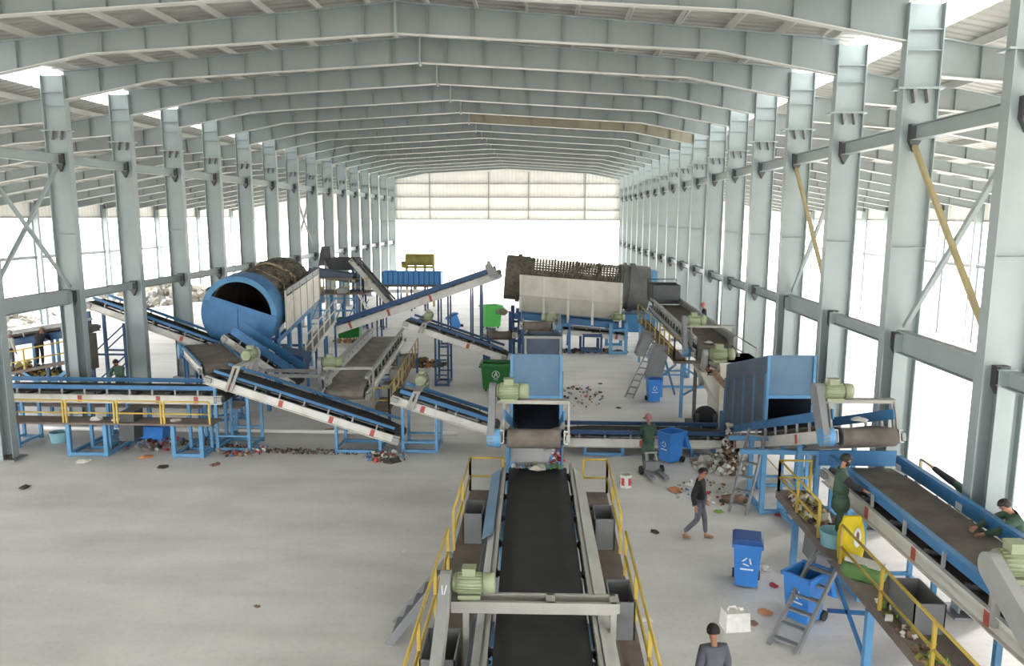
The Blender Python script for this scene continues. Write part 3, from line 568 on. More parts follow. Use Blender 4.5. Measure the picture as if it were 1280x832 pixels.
m = MB(); m.box(-0.76, 0.76, -0.36, -0.3, 2.8, 2.9); m.build('rim_bar', 'grey_light', h)
conveyor('white-beamed conveyor lying low under the far trommel', (0.9, 44.6, 1.35), (4.6, 44.6, 1.0), 0.9, legs=((1.2, 2.2),), marks=(0.5, 3.2), rail='grey', beam='white', leg_m='blue_dark')

# ------------------------------------------------------------------ trommels
def ring(m, c0, c1, ro, ri, n=40, a0=0, a1=2*math.pi):
    # hollow ring between axis points c0 and c1
    c0 = V(c0); c1 = V(c1); d = (c1-c0).normalized(); u = V((0, 0, 1)); a = d.cross(u).normalized(); b = a.cross(d).normalized(); vs = []
    for i in range(n+1):
        t = a0+(a1-a0)*i/n; e = a*math.cos(t)+b*math.sin(t); vs += [c0+e*ro, c1+e*ro, c1+e*ri, c0+e*ri]
    fs = []
    for i in range(n):
        for k in range(4): fs.append((4*i+k, 4*i+(k+1) % 4, 4*i+4+(k+1) % 4, 4*i+4+k))
    m.add(vs, fs); return m
def screen(m, c0, c1, r, nl, na, fl=0.5, fa=0.45):
    c0 = V(c0); c1 = V(c1); d = c1-c0; L_ = d.length; d = d/L_; u = V((0, 0, 1)); a = d.cross(u).normalized(); b = a.cross(d).normalized()
    P = lambda s, t: c0+d*s+(a*math.cos(t)+b*math.sin(t))*r
    for j in range(nl):                                  # hoops
        s0 = L_*j/nl; s1 = s0+L_/nl*fl; vs = []
        for i in range(na): vs += [P(s0, 2*math.pi*i/na), P(s1, 2*math.pi*i/na)]
        m.add(vs, [(2*i, 2*i+1, (2*i+3) % (2*na), (2*i+2) % (2*na)) for i in range(na)])
    for i in range(na):
        t0 = 2*math.pi*i/na; t1 = t0+2*math.pi/na*fa; m.add([P(0, t0), P(L_, t0), P(L_, t1), P(0, t1)], [(0, 1, 2, 3)])
    return m
# trommel with the blue front hood
T = thing('trommel_screen', 'big rotary trommel with blue half-closed front hood and dark drum, left', 'trommel', (-13.22, 33.55, 0), 0, 'trommel screens')
zf, sl, LT = 3.42, 0.118, 5.7
ax = lambda y, dz=0: V((0, y, zf+sl*y+dz))
m = MB(); ring(m, ax(0.3), ax(LT), 1.45, 1.40, 44); m.build('drum', 'drum', T)
m = MB(); ring(m, ax(0.32), ax(LT-0.1), 1.395, 1.39, 44); m.build('drum_lining', 'drum_in', T)
for y in (0.8, 1.05): m = MB(); ring(m, ax(y), ax(y+0.14), 1.53, 1.44, 44); m.build('drum_ring', 'drum_grey', T)
for y in (2.0, 3.1, 4.2, 5.4): m = MB(); ring(m, ax(y), ax(y+0.07), 1.49, 1.44, 44); m.build('drum_ring', 'drum', T)
for k, (y0, y1) in enumerate(((1.7, 2.1), (3.3, 3.6), (3.5, 3.75))):
    m = MB(); P = []
    for i in range(9): a = math.radians(20+i*13); P.append(ax(y0+(y1-y0)*math.sin(i*1.3)*0.5+(y1-y0)*i/8)+V((1.49*math.cos(a), 0, 1.49*math.sin(a))))
    m.path(P, 0.03, 6); m.build('tangled_strip', 'tan_rope', T)
rnd = random.Random(3); m = MB()
for i in range(170):
    a = math.radians(rnd.uniform(5, 150)); y = rnd.uniform(1.3, 5.5); q = ax(y)+V((1.46*math.cos(a), 0, 1.46*math.sin(a))); s = rnd.uniform(0.04, 0.13)
    m.hexa([q+V((rnd.uniform(-1, 1), rnd.uniform(-1, 1), rnd.uniform(-1, 1)))*s*0.4+V(c)*s for c in ((-1, -1, -.4), (1, -1, -.4), (1, 1, -.4), (-1, 1, -.4), (-1, -1, .4), (1, -1, .4), (1, 1, .4), (-1, 1, .4))])
m.build('clinging_waste', 'drum', T)['kind'] = 'stuff'
m = MB(); ring(m, ax(LT-0.12), ax(LT-0.06), 1.42, 0.05, 44); m.build('rear_light_stop', 'drum_in', T)  # added dark disc, stops daylight showing through the drum's rear end
hd = MB(); ring(hd, ax(-0.25), ax(0.75), 1.64, 1.60, 48); hd = hd.build('front_hood', 'blue', T)
m = MB(); ring(m, ax(-0.27), ax(-0.2), 1.64, 1.40, 48); m.build('hood_flange', 'blue_light', hd)
m = MB(); P = []                                         # lower closing panel with slanted upper edge
for i in range(33):
    a = math.radians(149+(356-149)*i/32); P.append(ax(-0.34)+V((1.66*math.cos(a), 0, 1.66*math.sin(a))))
m.prism(P, (0, 0.06, 0)); m.build('front_panel', 'blue', hd)
for x in (-0.05,): m = MB(); m.box(x-0.015, x+0.015, -0.36, -0.33, zf-1.6, zf+0.15); m.build('panel_seam', 'blue_dark', hd)
m = MB(); m.hexa([(-0.6, -0.35, 1.35), (0.75, -0.35, 1.35), (0.75, 0.5, 1.35), (-0.6, 0.5, 1.35), (-1.2, -0.35, 2.25), (1.25, -0.35, 2.25), (1.25, 0.5, 2.25), (-1.2, 0.5, 2.25)]); m.build('outlet_spout', 'blue', T)
for sx in (-1, 1):
    z = lambda y: sl*y
    c = MB(); x = sx*1.8
    zb = lambda y: 2.5+0.165*y
    c.hexa([(x-0.02, 0.45, zb(0.45)), (x+0.02, 0.45, zb(0.45)), (x+0.02, LT, zb(LT)), (x-0.02, LT, zb(LT)), (x-0.02, 0.45, 4.02), (x+0.02, 0.45, 4.02), (x+0.02, LT, 4.02+z(LT)), (x-0.02, LT, 4.02+z(LT))])
    c = c.build('casing_panel', 'cream', T)
    for i in range(6): y = 0.5+(LT-0.55)*i/5; q = MB(); q.box(x-0.04, x+0.04, y-0.03, y+0.03, zb(y), 4.28+z(y)); q.build('casing_rib', 'grey_light' if i else 'cream', c)
    q = MB(); q.bar((x, 0.7, 4.28+z(0.7)), (x, LT, 4.28+z(LT)), 0.05, 0.06); q.bar((x, 0.7, 4.15+z(0.7)), (x, LT, 4.15+z(LT)), 0.02, 0.2); q.build('casing_lip', 'grey', c)
    for y, mm in ((0.7, 'blue'), (2.3, 'blue_light'), (3.9, 'blue'), (5.5, 'blue_light')): q = MB(); q.box(sx*1.3-0.09, sx*1.3+0.09, y-0.09, y+0.09, 0, 2.5+z(y)); q.build('leg', mm, T)
    q = MB(); q.bar((sx*1.3, 0.4, 2.0+z(0.4)), (sx*1.3, LT+0.2, 2.3+z(LT)), 0.16, 0.24); q.build('base_beam', 'blue', T)
    q = MB(); q.box(sx*1.3-0.06, sx*1.3+0.06, 0.6, 5.6, 0.9, 1.05); q.build('tie_beam', 'blue_dark', T)
for y in (0.7, 5.5): q = MB(); q.box(-1.3, 1.3, y-0.06, y+0.06, 1.0, 1.12); q.build('tie_beam', 'blue_dark', T)
# side stair along the trommel
w = thing('side_walkway', 'inclined service walkway with pale handrail beside the blue-hooded trommel', 'walkway', (-11.0, 33.9, 0))
m = MB(); m.bar((0.1, 0, 1.2), (0.1, 5.3, 2.35), 0.55, 0.07); m.build('deck', 'grey_light', w)
m = MB(); m.bar((0.4, 0, 1.18), (0.4, 5.3, 2.33), 0.05, 0.2); m.build('stringer', 'white', w)
for i in range(6): y = 0.15+i; m = MB(); m.box(0.37, 0.43, y-0.03, y+0.03, 1.2+y*0.217, 2.25+y*0.217); m.build('rail_post', 'white', w)
for dz in (0.55, 1.05): m = MB(); m.tube((0.4, 0.15, 1.2+0.03+dz), (0.4, 5.15, 2.32+dz), 0.03, 8); m.build('hand_rail', 'white', w)
for y, h_ in ((0.3, 1.2), (1.7, 1.5), (3.2, 1.85), (5.1, 2.25)):
    for x in (-0.05, 0.4): m = MB(); m.box(x-0.05, x+0.05, y-0.05, y+0.05, 0, h_); m.build('leg', 'blue', w)
m = MB(); m.hexa([(-0.35, -1.1, 0.9), (0.55, -1.1, 0.75), (0.55, -0.2, 0.75), (-0.35, -0.2, 0.9), (-0.5, -1.25, 1.9), (0.75, -1.25, 1.65), (0.75, 0.0, 1.65), (-0.5, 0.0, 1.9)]); tag(m.build('side_hopper', 'blue_dark', None, loc=(-11.0, 33.8, 0)), 'dark blue hopper tucked under the right of the blue trommel hood', 'hopper')
# trommel with the perforated screen
T = thing('trommel_screen', 'long cream-cased rotary trommel with perforated screen, in the centre distance', 'trommel', (1.7, 45.0, 0), 0, 'trommel screens')
s2 = -0.08; a2 = lambda x: V((x, 0, 3.86+s2*x))
m = MB(); ring(m, a2(-3.95), a2(-2.6), 1.26, 1.15, 40); m.build('inlet_drum', 'drum', T)
m = MB(); ring(m, a2(-3.3), a2(-3.1), 1.36, 1.2, 40); m.build('riding_ring', 'drum', T)
m = MB(); screen(m, a2(-2.6), a2(2.5), 1.2, 30, 44, 0.52, 0.48); m.build('perforated_screen', 'drum', T)
for x in (-2.5, -1.25, 0.0, 1.25, 2.45): m = MB(); ring(m, a2(x), a2(x+0.08), 1.25, 1.18, 40); m.build('screen_hoop', 'drum', T)
m = MB(); ring(m, a2(2.5), a2(3.9), 1.27, 1.2, 40); m.build('outlet_drum', 'drum_grey', T)
for x in (2.65, 3.0, 3.15): m = MB(); ring(m, a2(x), a2(x+0.16), 1.38, 1.24, 40); m.build('riding_ring', 'drum_grey', T)
m = MB(); ring(m, a2(3.9), a2(4.15), 1.27, 0.2, 40); m.build('outlet_cap', 'drum_grey', T)
for sy in (-1, 1):
    c = MB(); y = sy*1.58; yk = sy*1.05; Z = lambda x, z: z+s2*x*0.95
    for (ya, za), (yb, zb) in (((y, 4.18), (y, 3.06)), ((y, 3.06), (yk, 2.12))):
        c.hexa([(-3.1, yb-0.02, Z(-3.1, zb)), (2.6, yb-0.02, Z(2.6, zb)), (2.6, yb+0.02, Z(2.6, zb)), (-3.1, yb+0.02, Z(-3.1, zb)), (-3.1, ya-0.02, Z(-3.1, za)), (2.6, ya-0.02, Z(2.6, za)), (2.6, ya+0.02, Z(2.6, za)), (-3.1, ya+0.02, Z(-3.1, za))])
    c = c.build('casing_panel', 'cream', T)
    for x in (-3.05, -1.75, -0.4, 0.95, 2.5): q = MB(); q.bar((x, y+sy*0.05, Z(x, 4.18)), (x, y+sy*0.05, Z(x, 3.06)), 0.09, 0.08, (0, 1, 0)); q.bar((x, y+sy*0.03, Z(x, 2.95)), (x, y-sy*0.1, Z(x, 1.7)), 0.13, 0.1, (0, 1, 0)); q.build('casing_rib', 'white', c)
    q = MB(); q.bar((-3.1, yk, Z(-3.1, 2.1)), (2.7, yk, Z(2.7, 2.1)), 0.05, 0.06); q.build('casing_lip', 'grey_light', c)
    q = MB(); q.bar((-3.4, sy*1.2, Z(-3.4, 1.8)), (3.6, sy*1.2, Z(3.6, 1.72)), 0.16, 0.34); q.build('base_beam', 'blue', T)
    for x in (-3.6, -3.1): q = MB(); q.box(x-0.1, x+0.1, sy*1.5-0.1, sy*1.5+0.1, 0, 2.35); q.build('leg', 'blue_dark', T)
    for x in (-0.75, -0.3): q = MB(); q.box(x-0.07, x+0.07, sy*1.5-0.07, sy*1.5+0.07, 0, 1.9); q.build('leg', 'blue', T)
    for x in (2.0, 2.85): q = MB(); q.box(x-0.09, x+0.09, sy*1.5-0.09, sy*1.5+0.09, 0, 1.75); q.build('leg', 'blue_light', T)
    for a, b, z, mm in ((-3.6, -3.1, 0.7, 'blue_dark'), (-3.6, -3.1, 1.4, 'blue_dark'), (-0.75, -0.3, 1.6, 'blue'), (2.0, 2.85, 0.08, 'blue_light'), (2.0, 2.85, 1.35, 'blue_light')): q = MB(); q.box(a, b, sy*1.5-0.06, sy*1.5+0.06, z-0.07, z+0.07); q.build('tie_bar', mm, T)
motor(T, (-4.05, -1.3, 2.3), math.pi); motor(T, (2.3, -1.6, 2.1), 0, 1.2)
q = MB(); q.box(3.9, 4.6, -0.6, 0.4, 3.6, 4.6); q.build('end_frame', 'blue_light', T); motor(T, (4.2, -1.0, 3.7), math.pi/2, 1.4)
m = MB(); m.hexa([(3.0, -1.2, 1.2), (4.4, -1.2, 1.2), (4.4, 0.6, 1.2), (3.0, 0.6, 1.2), (2.7, -1.35, 2.2), (4.6, -1.35, 2.2), (4.6, 1.0, 2.2), (2.7, 1.0, 2.2)]); m.build('outlet_chute', 'blue', T)
st = thing('steel_stand', 'small open blue steel stand on the floor under the far trommel', 'stand', (2.7, 43.75, 0))
for x in (-0.5, 0.5):
    for y in (-0.3, 0.3): m = MB(); m.box(x-0.04, x+0.04, y-0.04, y+0.04, 0, 1.05); m.build('leg', 'blue_dark', st)
for z in (0.15, 1.0):
    for y in (-0.3, 0.3): m = MB(); m.box(-0.5, 0.5, y-0.03, y+0.03, z-0.04, z+0.04); m.build('cross_bar', 'blue_dark', st)
# conveyors around the left trommel
conveyor('long white-beamed conveyor descending from the left columns below the blue trommel hood', (-11.9, 32.85, 1.42), (-19.2, 32.85, 3.98), 1.0, marks=(3.6,), rail='blue', rail_n=0.2, rail_h=0.1, post_gap=0.75, idler=True)
tr = thing('trestle_tower', 'dark blue braced trestle under the high end of the left conveyor', 'trestle', (-18.6, 32.9, 0))
for x in (-0.75, 0.75):
    for y in (-0.55, 0.55): m = MB(); m.box(x-0.06, x+0.06, y-0.06, y+0.06, 0, 3.3-(x)*0.33); m.build('leg', 'blue_dark', tr)
for y in (-0.55, 0.55):
    for z0, z1 in ((0.4, 1.7), (1.7, 3.0)):
        m = MB(); m.bar((-0.75, y, z0), (0.75, y, z1), 0.05, 0.05); m.build('diagonal_bar', 'blue_dark', tr)
    for z in (0.4, 1.7): m = MB(); m.box(-0.75, 0.75, y-0.04, y+0.04, z-0.04, z+0.04); m.build('cross_bar', 'blue_dark', tr)
t = conveyor('short dusty brown belt sloping out below the blue trommel hood', (-11.6, 27.5, 2.3), (-13.9, 31.0, 2.42), 1.35, legs=((0.3, 1.1), (3.2, 3.9, 0, (0.9,))), belt='belt_dusty', rail='blue', rail_n=0.02, rail_h=0.04, post_gap=3, trough=0.02, idler=False, leg_m='blue', r=0.2)
m = MB(); m.tube((-0.95, 4.15, 2.2), (-0.75, 4.15, 2.2), 0.3, 18); m.build('pulley', 'blue_light', t)
conveyor('steep blue-sided conveyor in front of the blue trommel hood', (-10.15, 31.5, 0.95), (-12.95, 31.75, 2.75), 0.8, rail='blue', rail_n=0.32, rail_h=0.34, rail_w=0.03, legs=((0.6, 1.2), (2.4, 3.0)), leg_m='blue_dark')
st = thing('steel_stand', 'grey and blue steel trestle between the dusty brown belt and the trommel', 'stand', (-9.6, 30.2, 0))
for x in (-1.2, 1.2):
    for y in (-0.5, 0.5): m = MB(); m.box(x-0.07, x+0.07, y-0.07, y+0.07, 0, 1.35); m.build('leg', 'blue', st)
for y in (-0.5, 0.5): m = MB(); m.box(-1.6, 1.5, y-0.05, y+0.05, 1.35, 1.48); m.build('top_bar', 'grey_light', st); m = MB(); m.box(-1.2, 1.2, y-0.05, y+0.05, 0.4, 0.5); m.build('cross_bar', 'blue_dark', st)
conveyor('long white-beamed incline rising to the right to feed the perforated trommel', (-13.3, 45.6, 0.85), (-2.75, 45.6, 4.5), 1.05, legs=((3.0, 3.6), (7.4, 8.0), (9.4, 10.0)), marks=(2.0, 4.4, 7.0), rail='blue_dark', rail_n=0.14, rail_h=0.24, rail_w=0.08, leg_m='blue_dark', beam_h=0.42, drive=(11.0, 1, -0.2, 0.4), pulley=False, guard_m='grey_light')

# ------------------------------------------------------------------ far right sorting line, shredder
conveyor('distant sorting belt on stilts at the right, with a grey drive arch over its end', (6.25, 41.2, 3.05), (6.08, 27.8, 3.0), 1.25, legs=((3.0, 4.0),), belt='belt_dusty', rail='grey_light', beam='grey_light', rail_n=0.35, rail_h=0.1, rail_w=0.1, skirt=0.25, name='sorting_conveyor', group='sorting conveyors', drive=(12.9, 1, -0.4, 0.85), r=0.24, trough=0.16)
p = thing('sorting_platform', 'distant raised walkway with yellow railing and hanging chutes, right of centre', 'platform', (0, 0, 0))
m = MB(); m.box(4.92, 5.45, 29.6, 41.8, 2.14, 2.2); m.build('deck', 'deck', p)
m = MB(); m.box(6.9, 7.5, 27.4, 41.8, 2.14, 2.2); m.build('deck', 'deck', p)
m = MB(); m.box(4.92, 7.5, 29.5, 29.75, 2.1, 2.2); m.build('edge_beam', 'deck', p)
railing(p, [(4.95, 41.6, 2.2), (4.95, 35.0, 2.2)], h=0.85, gap=1.5, m='yellow_old'); railing(p, [(4.95, 33.6, 2.2), (4.95, 29.7, 2.2), (5.4, 29.7, 2.2)], h=0.85, gap=1.3, m='yellow_old'); railing(p, [(7.45, 33, 2.2), (7.45, 27.5, 2.2)], h=0.85, gap=1.8, m='grey_light')
for x in (5.25, 5.75):
    m = MB(); m.box(x-0.06, x+0.06, 29.5, 29.62, 0, 2.1); m.build('leg', 'blue_light' if x < 5.5 else 'grey_dark', p)
for x, y in ((5.0, 33.0), (5.0, 37), (7.3, 33), (7.3, 29.6), (5.0, 41)): m = MB(); m.box(x-0.06, x+0.06, y-0.06, y+0.06, 0, 2.14); m.build('leg', 'blue_light', p)
for a, b in (((5.0, 29.6, 0.9), (5.0, 33.0, 2.05)), ((5.0, 29.6, 2.05), (5.0, 33.0, 0.9)), ((5.2, 29.6, 2.0), (7.2, 29.6, 0.8)), ((5.2, 29.6, 0.8), (7.2, 29.6, 2.0))): m = MB(); m.bar(a, b, 0.07, 0.07); m.build('diagonal_bar', 'blue_light', p)
for z, (a, b) in ((0.4, (5.0, 7.3)),): m = MB(); m.box(a, b, 32.95, 33.05, z, z+0.1); m.build('tie_bar', 'blue_light', p)
for y, zb in ((36.0, 1.25), (32.0, 0.95)):
    m = MB(); m.hexa([(4.25, y, zb), (4.8, y, zb-0.1), (4.8, y+0.9, zb-0.1), (4.25, y+0.9, zb), (4.6, y, 2.35), (5.15, y, 2.25), (5.15, y+0.9, 2.25), (4.6, y+0.9, 2.35)]); m.build('hanging_chute', 'grey', p)
ladder('thin leaning ladder up to the distant right walkway', (3.62, 32.75, 0), (4.95, 34.5, 2.2), 0.4, (0.7, -0.6, 0), n=9, r=0.07)
hopper(p, 5.5, 6.9, 40.2, 42.2, 4.15, 3.2, 'grey_dark', name='inlet_hopper')
railing(p, [(5.5, 42.3, 3.3), (7.0, 42.3, 3.3)], h=1.0, gap=1.5, m='grey_dark')
sh = thing('shredder', 'cream-coloured shredder box with black drive wheel left of the right blue hood', 'machine', (6.2, 27.1, 0))
m = MB(); m.prism([(-0.85, -0.5, 2.35), (-0.1, -0.5, 1.0), (-0.1, -0.5, 0.6), (0.15, -0.5, 0.5), (0.15, -0.5, 2.35)], (0, 1.6, 0)); m.build('inlet_hopper', 'cream', sh)
m = MB(); m.box(-0.2, 1.2, -0.6, 1.3, 0.25, 2.72); m.build('housing', 'cream', sh)
m = MB(); m.box(-0.24, 1.24, -0.64, 1.34, 2.6, 2.72); m.build('top_rim', 'cream', sh)
m = MB(); m.tube((-0.6, -0.5, 0.72), (-0.6, -0.3, 0.72), 0.42, 24); m.tube((-0.6, -0.56, 0.72), (-0.6, -0.1, 0.72), 0.1, 10); m.build('drive_wheel', 'black', sh)
for x in (-0.9, -0.3, 0.0, 1.1): m = MB(); m.box(x-0.06, x+0.06, -0.55, -0.43, 0, 0.9); m.build('leg', 'grey_dark', sh)
m = MB(); m.box(-1.0, 1.2, -0.65, 1.3, 0.15, 0.27); m.build('base_frame', 'grey_dark', sh)
m = MB(); m.box(-0.15, 0.25, -0.95, -0.6, 0.25, 1.05); m.build('gear_box', 'blue', sh)
motor(sh, (-0.2, -0.3, 2.95), 0, 1.4)
m = MB(); stadium(m, (-0.3, 2.95), (0.2, 1.9), 0.16, -0.75, -0.6); m.build('belt_guard', 'grey_light', sh)
m = MB(); m.bar((-0.45, -0.62, 2.4), (0.0, -0.62, 1.9), 0.05, 0.2); m.build('cover_plate', 'litter_brown', sh)
m = MB(); m.path([(-0.1, -0.62, 2.1), (0.4, -0.64, 1.75), (0.9, -0.66, 1.3)], 0.03); m.build('cable', 'black', sh)

# ------------------------------------------------------------------ far left platform beyond the columns
conveyor('dark belt conveyor beyond the left columns with two workers beside it', (-24.5, 30.6, 2.2), (-18.4, 30.6, 3.2), 1.0, beam='blue_dark', rail='grey_light', belt='belt_dusty', rail_n=0.2, legs=((1, 2), (4.2, 5.2)), leg_m='blue_light')
p = thing('sorting_platform', 'sloping walkway with yellow railing beyond the nearest left columns', 'platform', (0, 0, 0))
m = MB(); m.hexa([(-24, 29.0, 0.8), (-18.2, 29.0, 1.95), (-18.2, 29.9, 1.95), (-24, 29.9, 0.8), (-24, 29.0, 0.9), (-18.2, 29.0, 2.05), (-18.2, 29.9, 2.05), (-24, 29.9, 0.9)]); m.build('deck', 'deck', p)
railing(p, [(-23.5, 29.05, 1.0), (-18.4, 29.05, 2.0)], h=0.8, gap=1.7)
for x, z in ((-22.5, 1.1), (-20.5, 1.45), (-19.2, 1.75), (-18.4, 1.9)): m = MB(); m.box(x-0.05, x+0.05, 29.05, 29.15, 0, z); m.build('leg', 'blue_dark', p)
for a, b in ((-20.3, -18.5), (-18.5, -20.3)): m = MB(); m.bar((a, 29.15, 0.3), (b, 29.15, 1.6), 0.12, 0.12); m.build('diagonal_bar', 'blue_light', p)
hopper(p, -18.2, -17.7, 29.2, 30.0, 3.0, 1.6, 'belt_dusty')

# ------------------------------------------------------------------ machines behind the left trommel
p = thing('sorting_platform', 'far raised sorting platform on a maze of blue trestle legs behind the left trommel', 'platform', (-13.8, 51.8, 0))
m = MB(); m.box(-1.9, 2.1, -1.2, 1.6, 2.5, 2.58); m.build('deck', 'deck', p)
for x in (-1.7, -0.9, -0.1, 0.7, 1.5):
    for y in (-1.1, 1.5): m = MB(); m.box(x-0.06, x+0.06, y-0.06, y+0.06, 0, 2.5); m.build('leg', 'blue_dark' if y > 0 else 'blue', p)
    m = MB(); m.bar((x, -1.1, 0.4), (x+0.8, -1.1, 2.2), 0.06, 0.06); m.build('diagonal_bar', 'blue', p)
for z in (0.5, 1.4, 2.2): m = MB(); m.box(-1.7, 1.5, -1.16, -1.06, z, z+0.1); m.build('tie_bar', 'blue_light', p)
railing(p, [(-1.8, -1.15, 2.58), (2.0, -1.15, 2.58), (2.0, 1.5, 2.58)], h=0.95, gap=0.9, m='yellow_old')
hopper(p, -1.4, -0.8, -1.1, -0.3, 2.9, 1.9, 'grey_light'); hopper(p, 0.2, 0.8, -1.1, -0.3, 2.9, 1.9, 'grey_light')
ladder('pale steep ladder leaning on the far platform behind the left trommel', (-10.6, 50.3, 0), (-12.1, 50.55, 2.55), 0.45, (0, 1, 0), m='white', n=9, r=0.08)
conveyor('far blue-sided conveyor lying on the platform behind the left trommel', (-15.8, 51.9, 3.95), (-12.6, 51.9, 3.5), 0.9, rail='blue_side', beam='blue_side', rail_n=0.12, rail_h=0.3, legs=((0.4, 0.9, 2.58), (2.3, 2.9, 2.58)))
conveyor('far steep conveyor with white beam descending to the right behind the incline', (-10.2, 52.6, 1.75), (-12.8, 52.6, 4.75), 0.8, rail='grey_dark', beam='white', rail_n=0.12, beam_h=0.3, legs=((0.6, 1.2), (3.0, 3.6)), leg_m='blue_dark')
hp = thing('inlet_hopper', 'dark grey far hopper standing above the platform behind the left trommel', 'hopper', (-14.0, 53.6, 0))
hopper(hp, -1.1, 1.3, -0.5, 0.9, 4.75, 3.9, 'grey_dark', taper=0.3, name='hopper_shell')
for x in (-1.0, 1.2):
    for y in (-0.4, 0.8): m = MB(); m.box(x-0.05, x+0.05, y-0.05, y+0.05, 0, 4.7); m.build('leg', 'grey', hp)
m = MB(); m.hexa([(-1.5, -0.3, 4.2), (-0.6, -0.3, 4.2), (-0.6, 0.6, 4.2), (-1.5, 0.6, 4.2), (-1.3, -0.2, 5.5), (-0.7, -0.2, 5.5), (-0.7, 0.5, 5.5), (-1.3, 0.5, 5.5)]); m.build('inlet_tower', 'grey_dark', hp)
# far blue bin machine near the open end
fb = thing('feed_bunker', 'far ribbed blue feed bunker on stilts near the open end', 'bunker', (-10.75, 63.5, 0))
hopper(fb, -2.4, 2.4, -0.8, 0.8, 3.15, 2.15, 'far_blue', name='bunker_shell')
for i in range(12): x = -2.3+4.6*i/11; m = MB(); m.box(x-0.03, x+0.03, -0.87, -0.8, 2.15, 3.15); m.build('rib', 'blue_dark', fb)
m = MB(); m.box(-2.4, 2.4, -0.9, -0.8, 1.95, 2.15); m.build('base_beam', 'grey_dark', fb)
for x in (-2.2, -1.1, 0.0, 1.1, 2.2):
    for y in (-0.7, 0.7): m = MB(); m.box(x-0.06, x+0.06, y-0.06, y+0.06, 0, 1.95); m.build('leg', 'blue_dark', fb)
m = MB(); m.box(-2.2, 2.2, -0.75, -0.65, 1.45, 1.75); m.build('side_beam', 'white', fb)
yd = thing('yellow_drum', 'far mustard yellow drum above the blue feed bunker', 'drum', (-10.55, 66.2, 0))
m = MB(); m.tube((-1.2, 0, 3.95), (1.2, 0, 3.95), 0.5, 24); m.build('barrel', 'olive', yd)
for x in (-1.15, -0.4, 0.4, 1.15): m = MB(); m.box(x-0.06, x+0.06, -0.3, 0.3, 0, 3.6); m.build('leg', 'olive', yd)
m = MB(); m.box(-1.4, 1.2, -0.45, 0.45, 3.25, 3.4); m.build('cradle', 'olive', yd)
m = MB(); m.hexa([(-1.55, -0.3, 3.3), (-1.2, -0.3, 3.3), (-1.2, 0.3, 3.3), (-1.55, 0.3, 3.3), (-1.55, -0.3, 3.8), (-1.2, -0.3, 3.8), (-1.2, 0.3, 3.8), (-1.55, 0.3, 3.8)]); m.build('gear_box', 'olive', yd)
# outside
fn = thing('boundary_fence', 'faint thin rail fence outside the open far end', 'fence', (-8, 120, -0.26))
for i in range(10): m = MB(); m.box(-0.06, 0.06, -0.06, 0.06, 0, 4.5); m.build('fence_post', 'clad', fn, loc=(i*3, 0, 0))
for z in (1.2, 2.3, 3.4, 4.4): m = MB(); m.box(0, 27, -0.04, 0.04, z-0.05, z+0.05); m.build('fence_rail', 'clad', fn)
hb = thing('distant_shed', 'pale blue-roofed shed in the glare beyond the left side', 'building', (-62, 100, -0.26))
m = MB(); m.box(-12, 0, -45, 30, 0, 3.1); m.build('shed_wall', 'clad', hb)
m = MB(); m.hexa([(-12.5, -45.5, 5.9), (0.5, -45.5, 3.0), (0.5, 30.5, 3.0), (-12.5, 30.5, 5.9), (-12.5, -45.5, 6.0), (0.5, -45.5, 3.1), (0.5, 30.5, 3.1), (-12.5, 30.5, 6.0)]); m.build('shed_roof', 'pale_roof', hb)
for y in (-30, -18, -6, 6): m = MB(); m.box(0, 0.1, y, y+1.6, 0.6, 2.6); m.build('shed_door', 'grey_light', hb)
def heap(name, label, c, rx, ry, hh, n, mats, s0, s1, seed, cat='waste heap'):
    r = random.Random(seed); t = MB()
    for i in range(n):
        a = r.uniform(0, 6.283); d = math.sqrt(r.random()); x = c[0]+rx*d*math.cos(a); y = c[1]+ry*d*math.sin(a); z = c[2]+hh*(1-d)*r.uniform(0.3, 1); s = r.uniform(s0, s1)
        rot = Matrix.Rotation(r.uniform(0, 6.28), 3, (r.uniform(-1, 1), r.uniform(-1, 1), r.uniform(0.2, 1)))
        t.hexa([V((x, y, max(z, c[2]+s*0.45)))+rot @ (V(q)*s*V((1, 1, .55)).x*(0.55+0.45*((i*7) % 10)/10)*V((1, 1, 1)).x) for q in ((-1, -1, -.5), (1, -.8, -.5), (.8, 1, -.5), (-1, 1, -.5), (-.7, -.7, .5), (.9, -.6, .4), (.6, .8, .5), (-.8, .7, .4))])
    o = t.build(name, mats[0], None); o.data.materials.clear()
    for k in mats: o.data.materials.append(M[k])
    for i, pl in enumerate(o.data.polygons): pl.material_index = (i//6*7+i//6//3) % len(mats)
    tag(o, label, cat, None, 'stuff'); return o
heap('rubble_heap', 'pale heap of rubble outside behind the left trommel', (-36, 71, -0.1), 6, 9, 1.8, 420, ('rubble', 'ground', 'grey_beige'), 0.15, 0.5, 1)
heap('rubble_heap', 'pale waste heap outside beyond the nearest left columns', (-41, 54, -0.26), 5, 6, 2.2, 420, ('rubble', 'ground', 'litter_white'), 0.2, 0.6, 2)

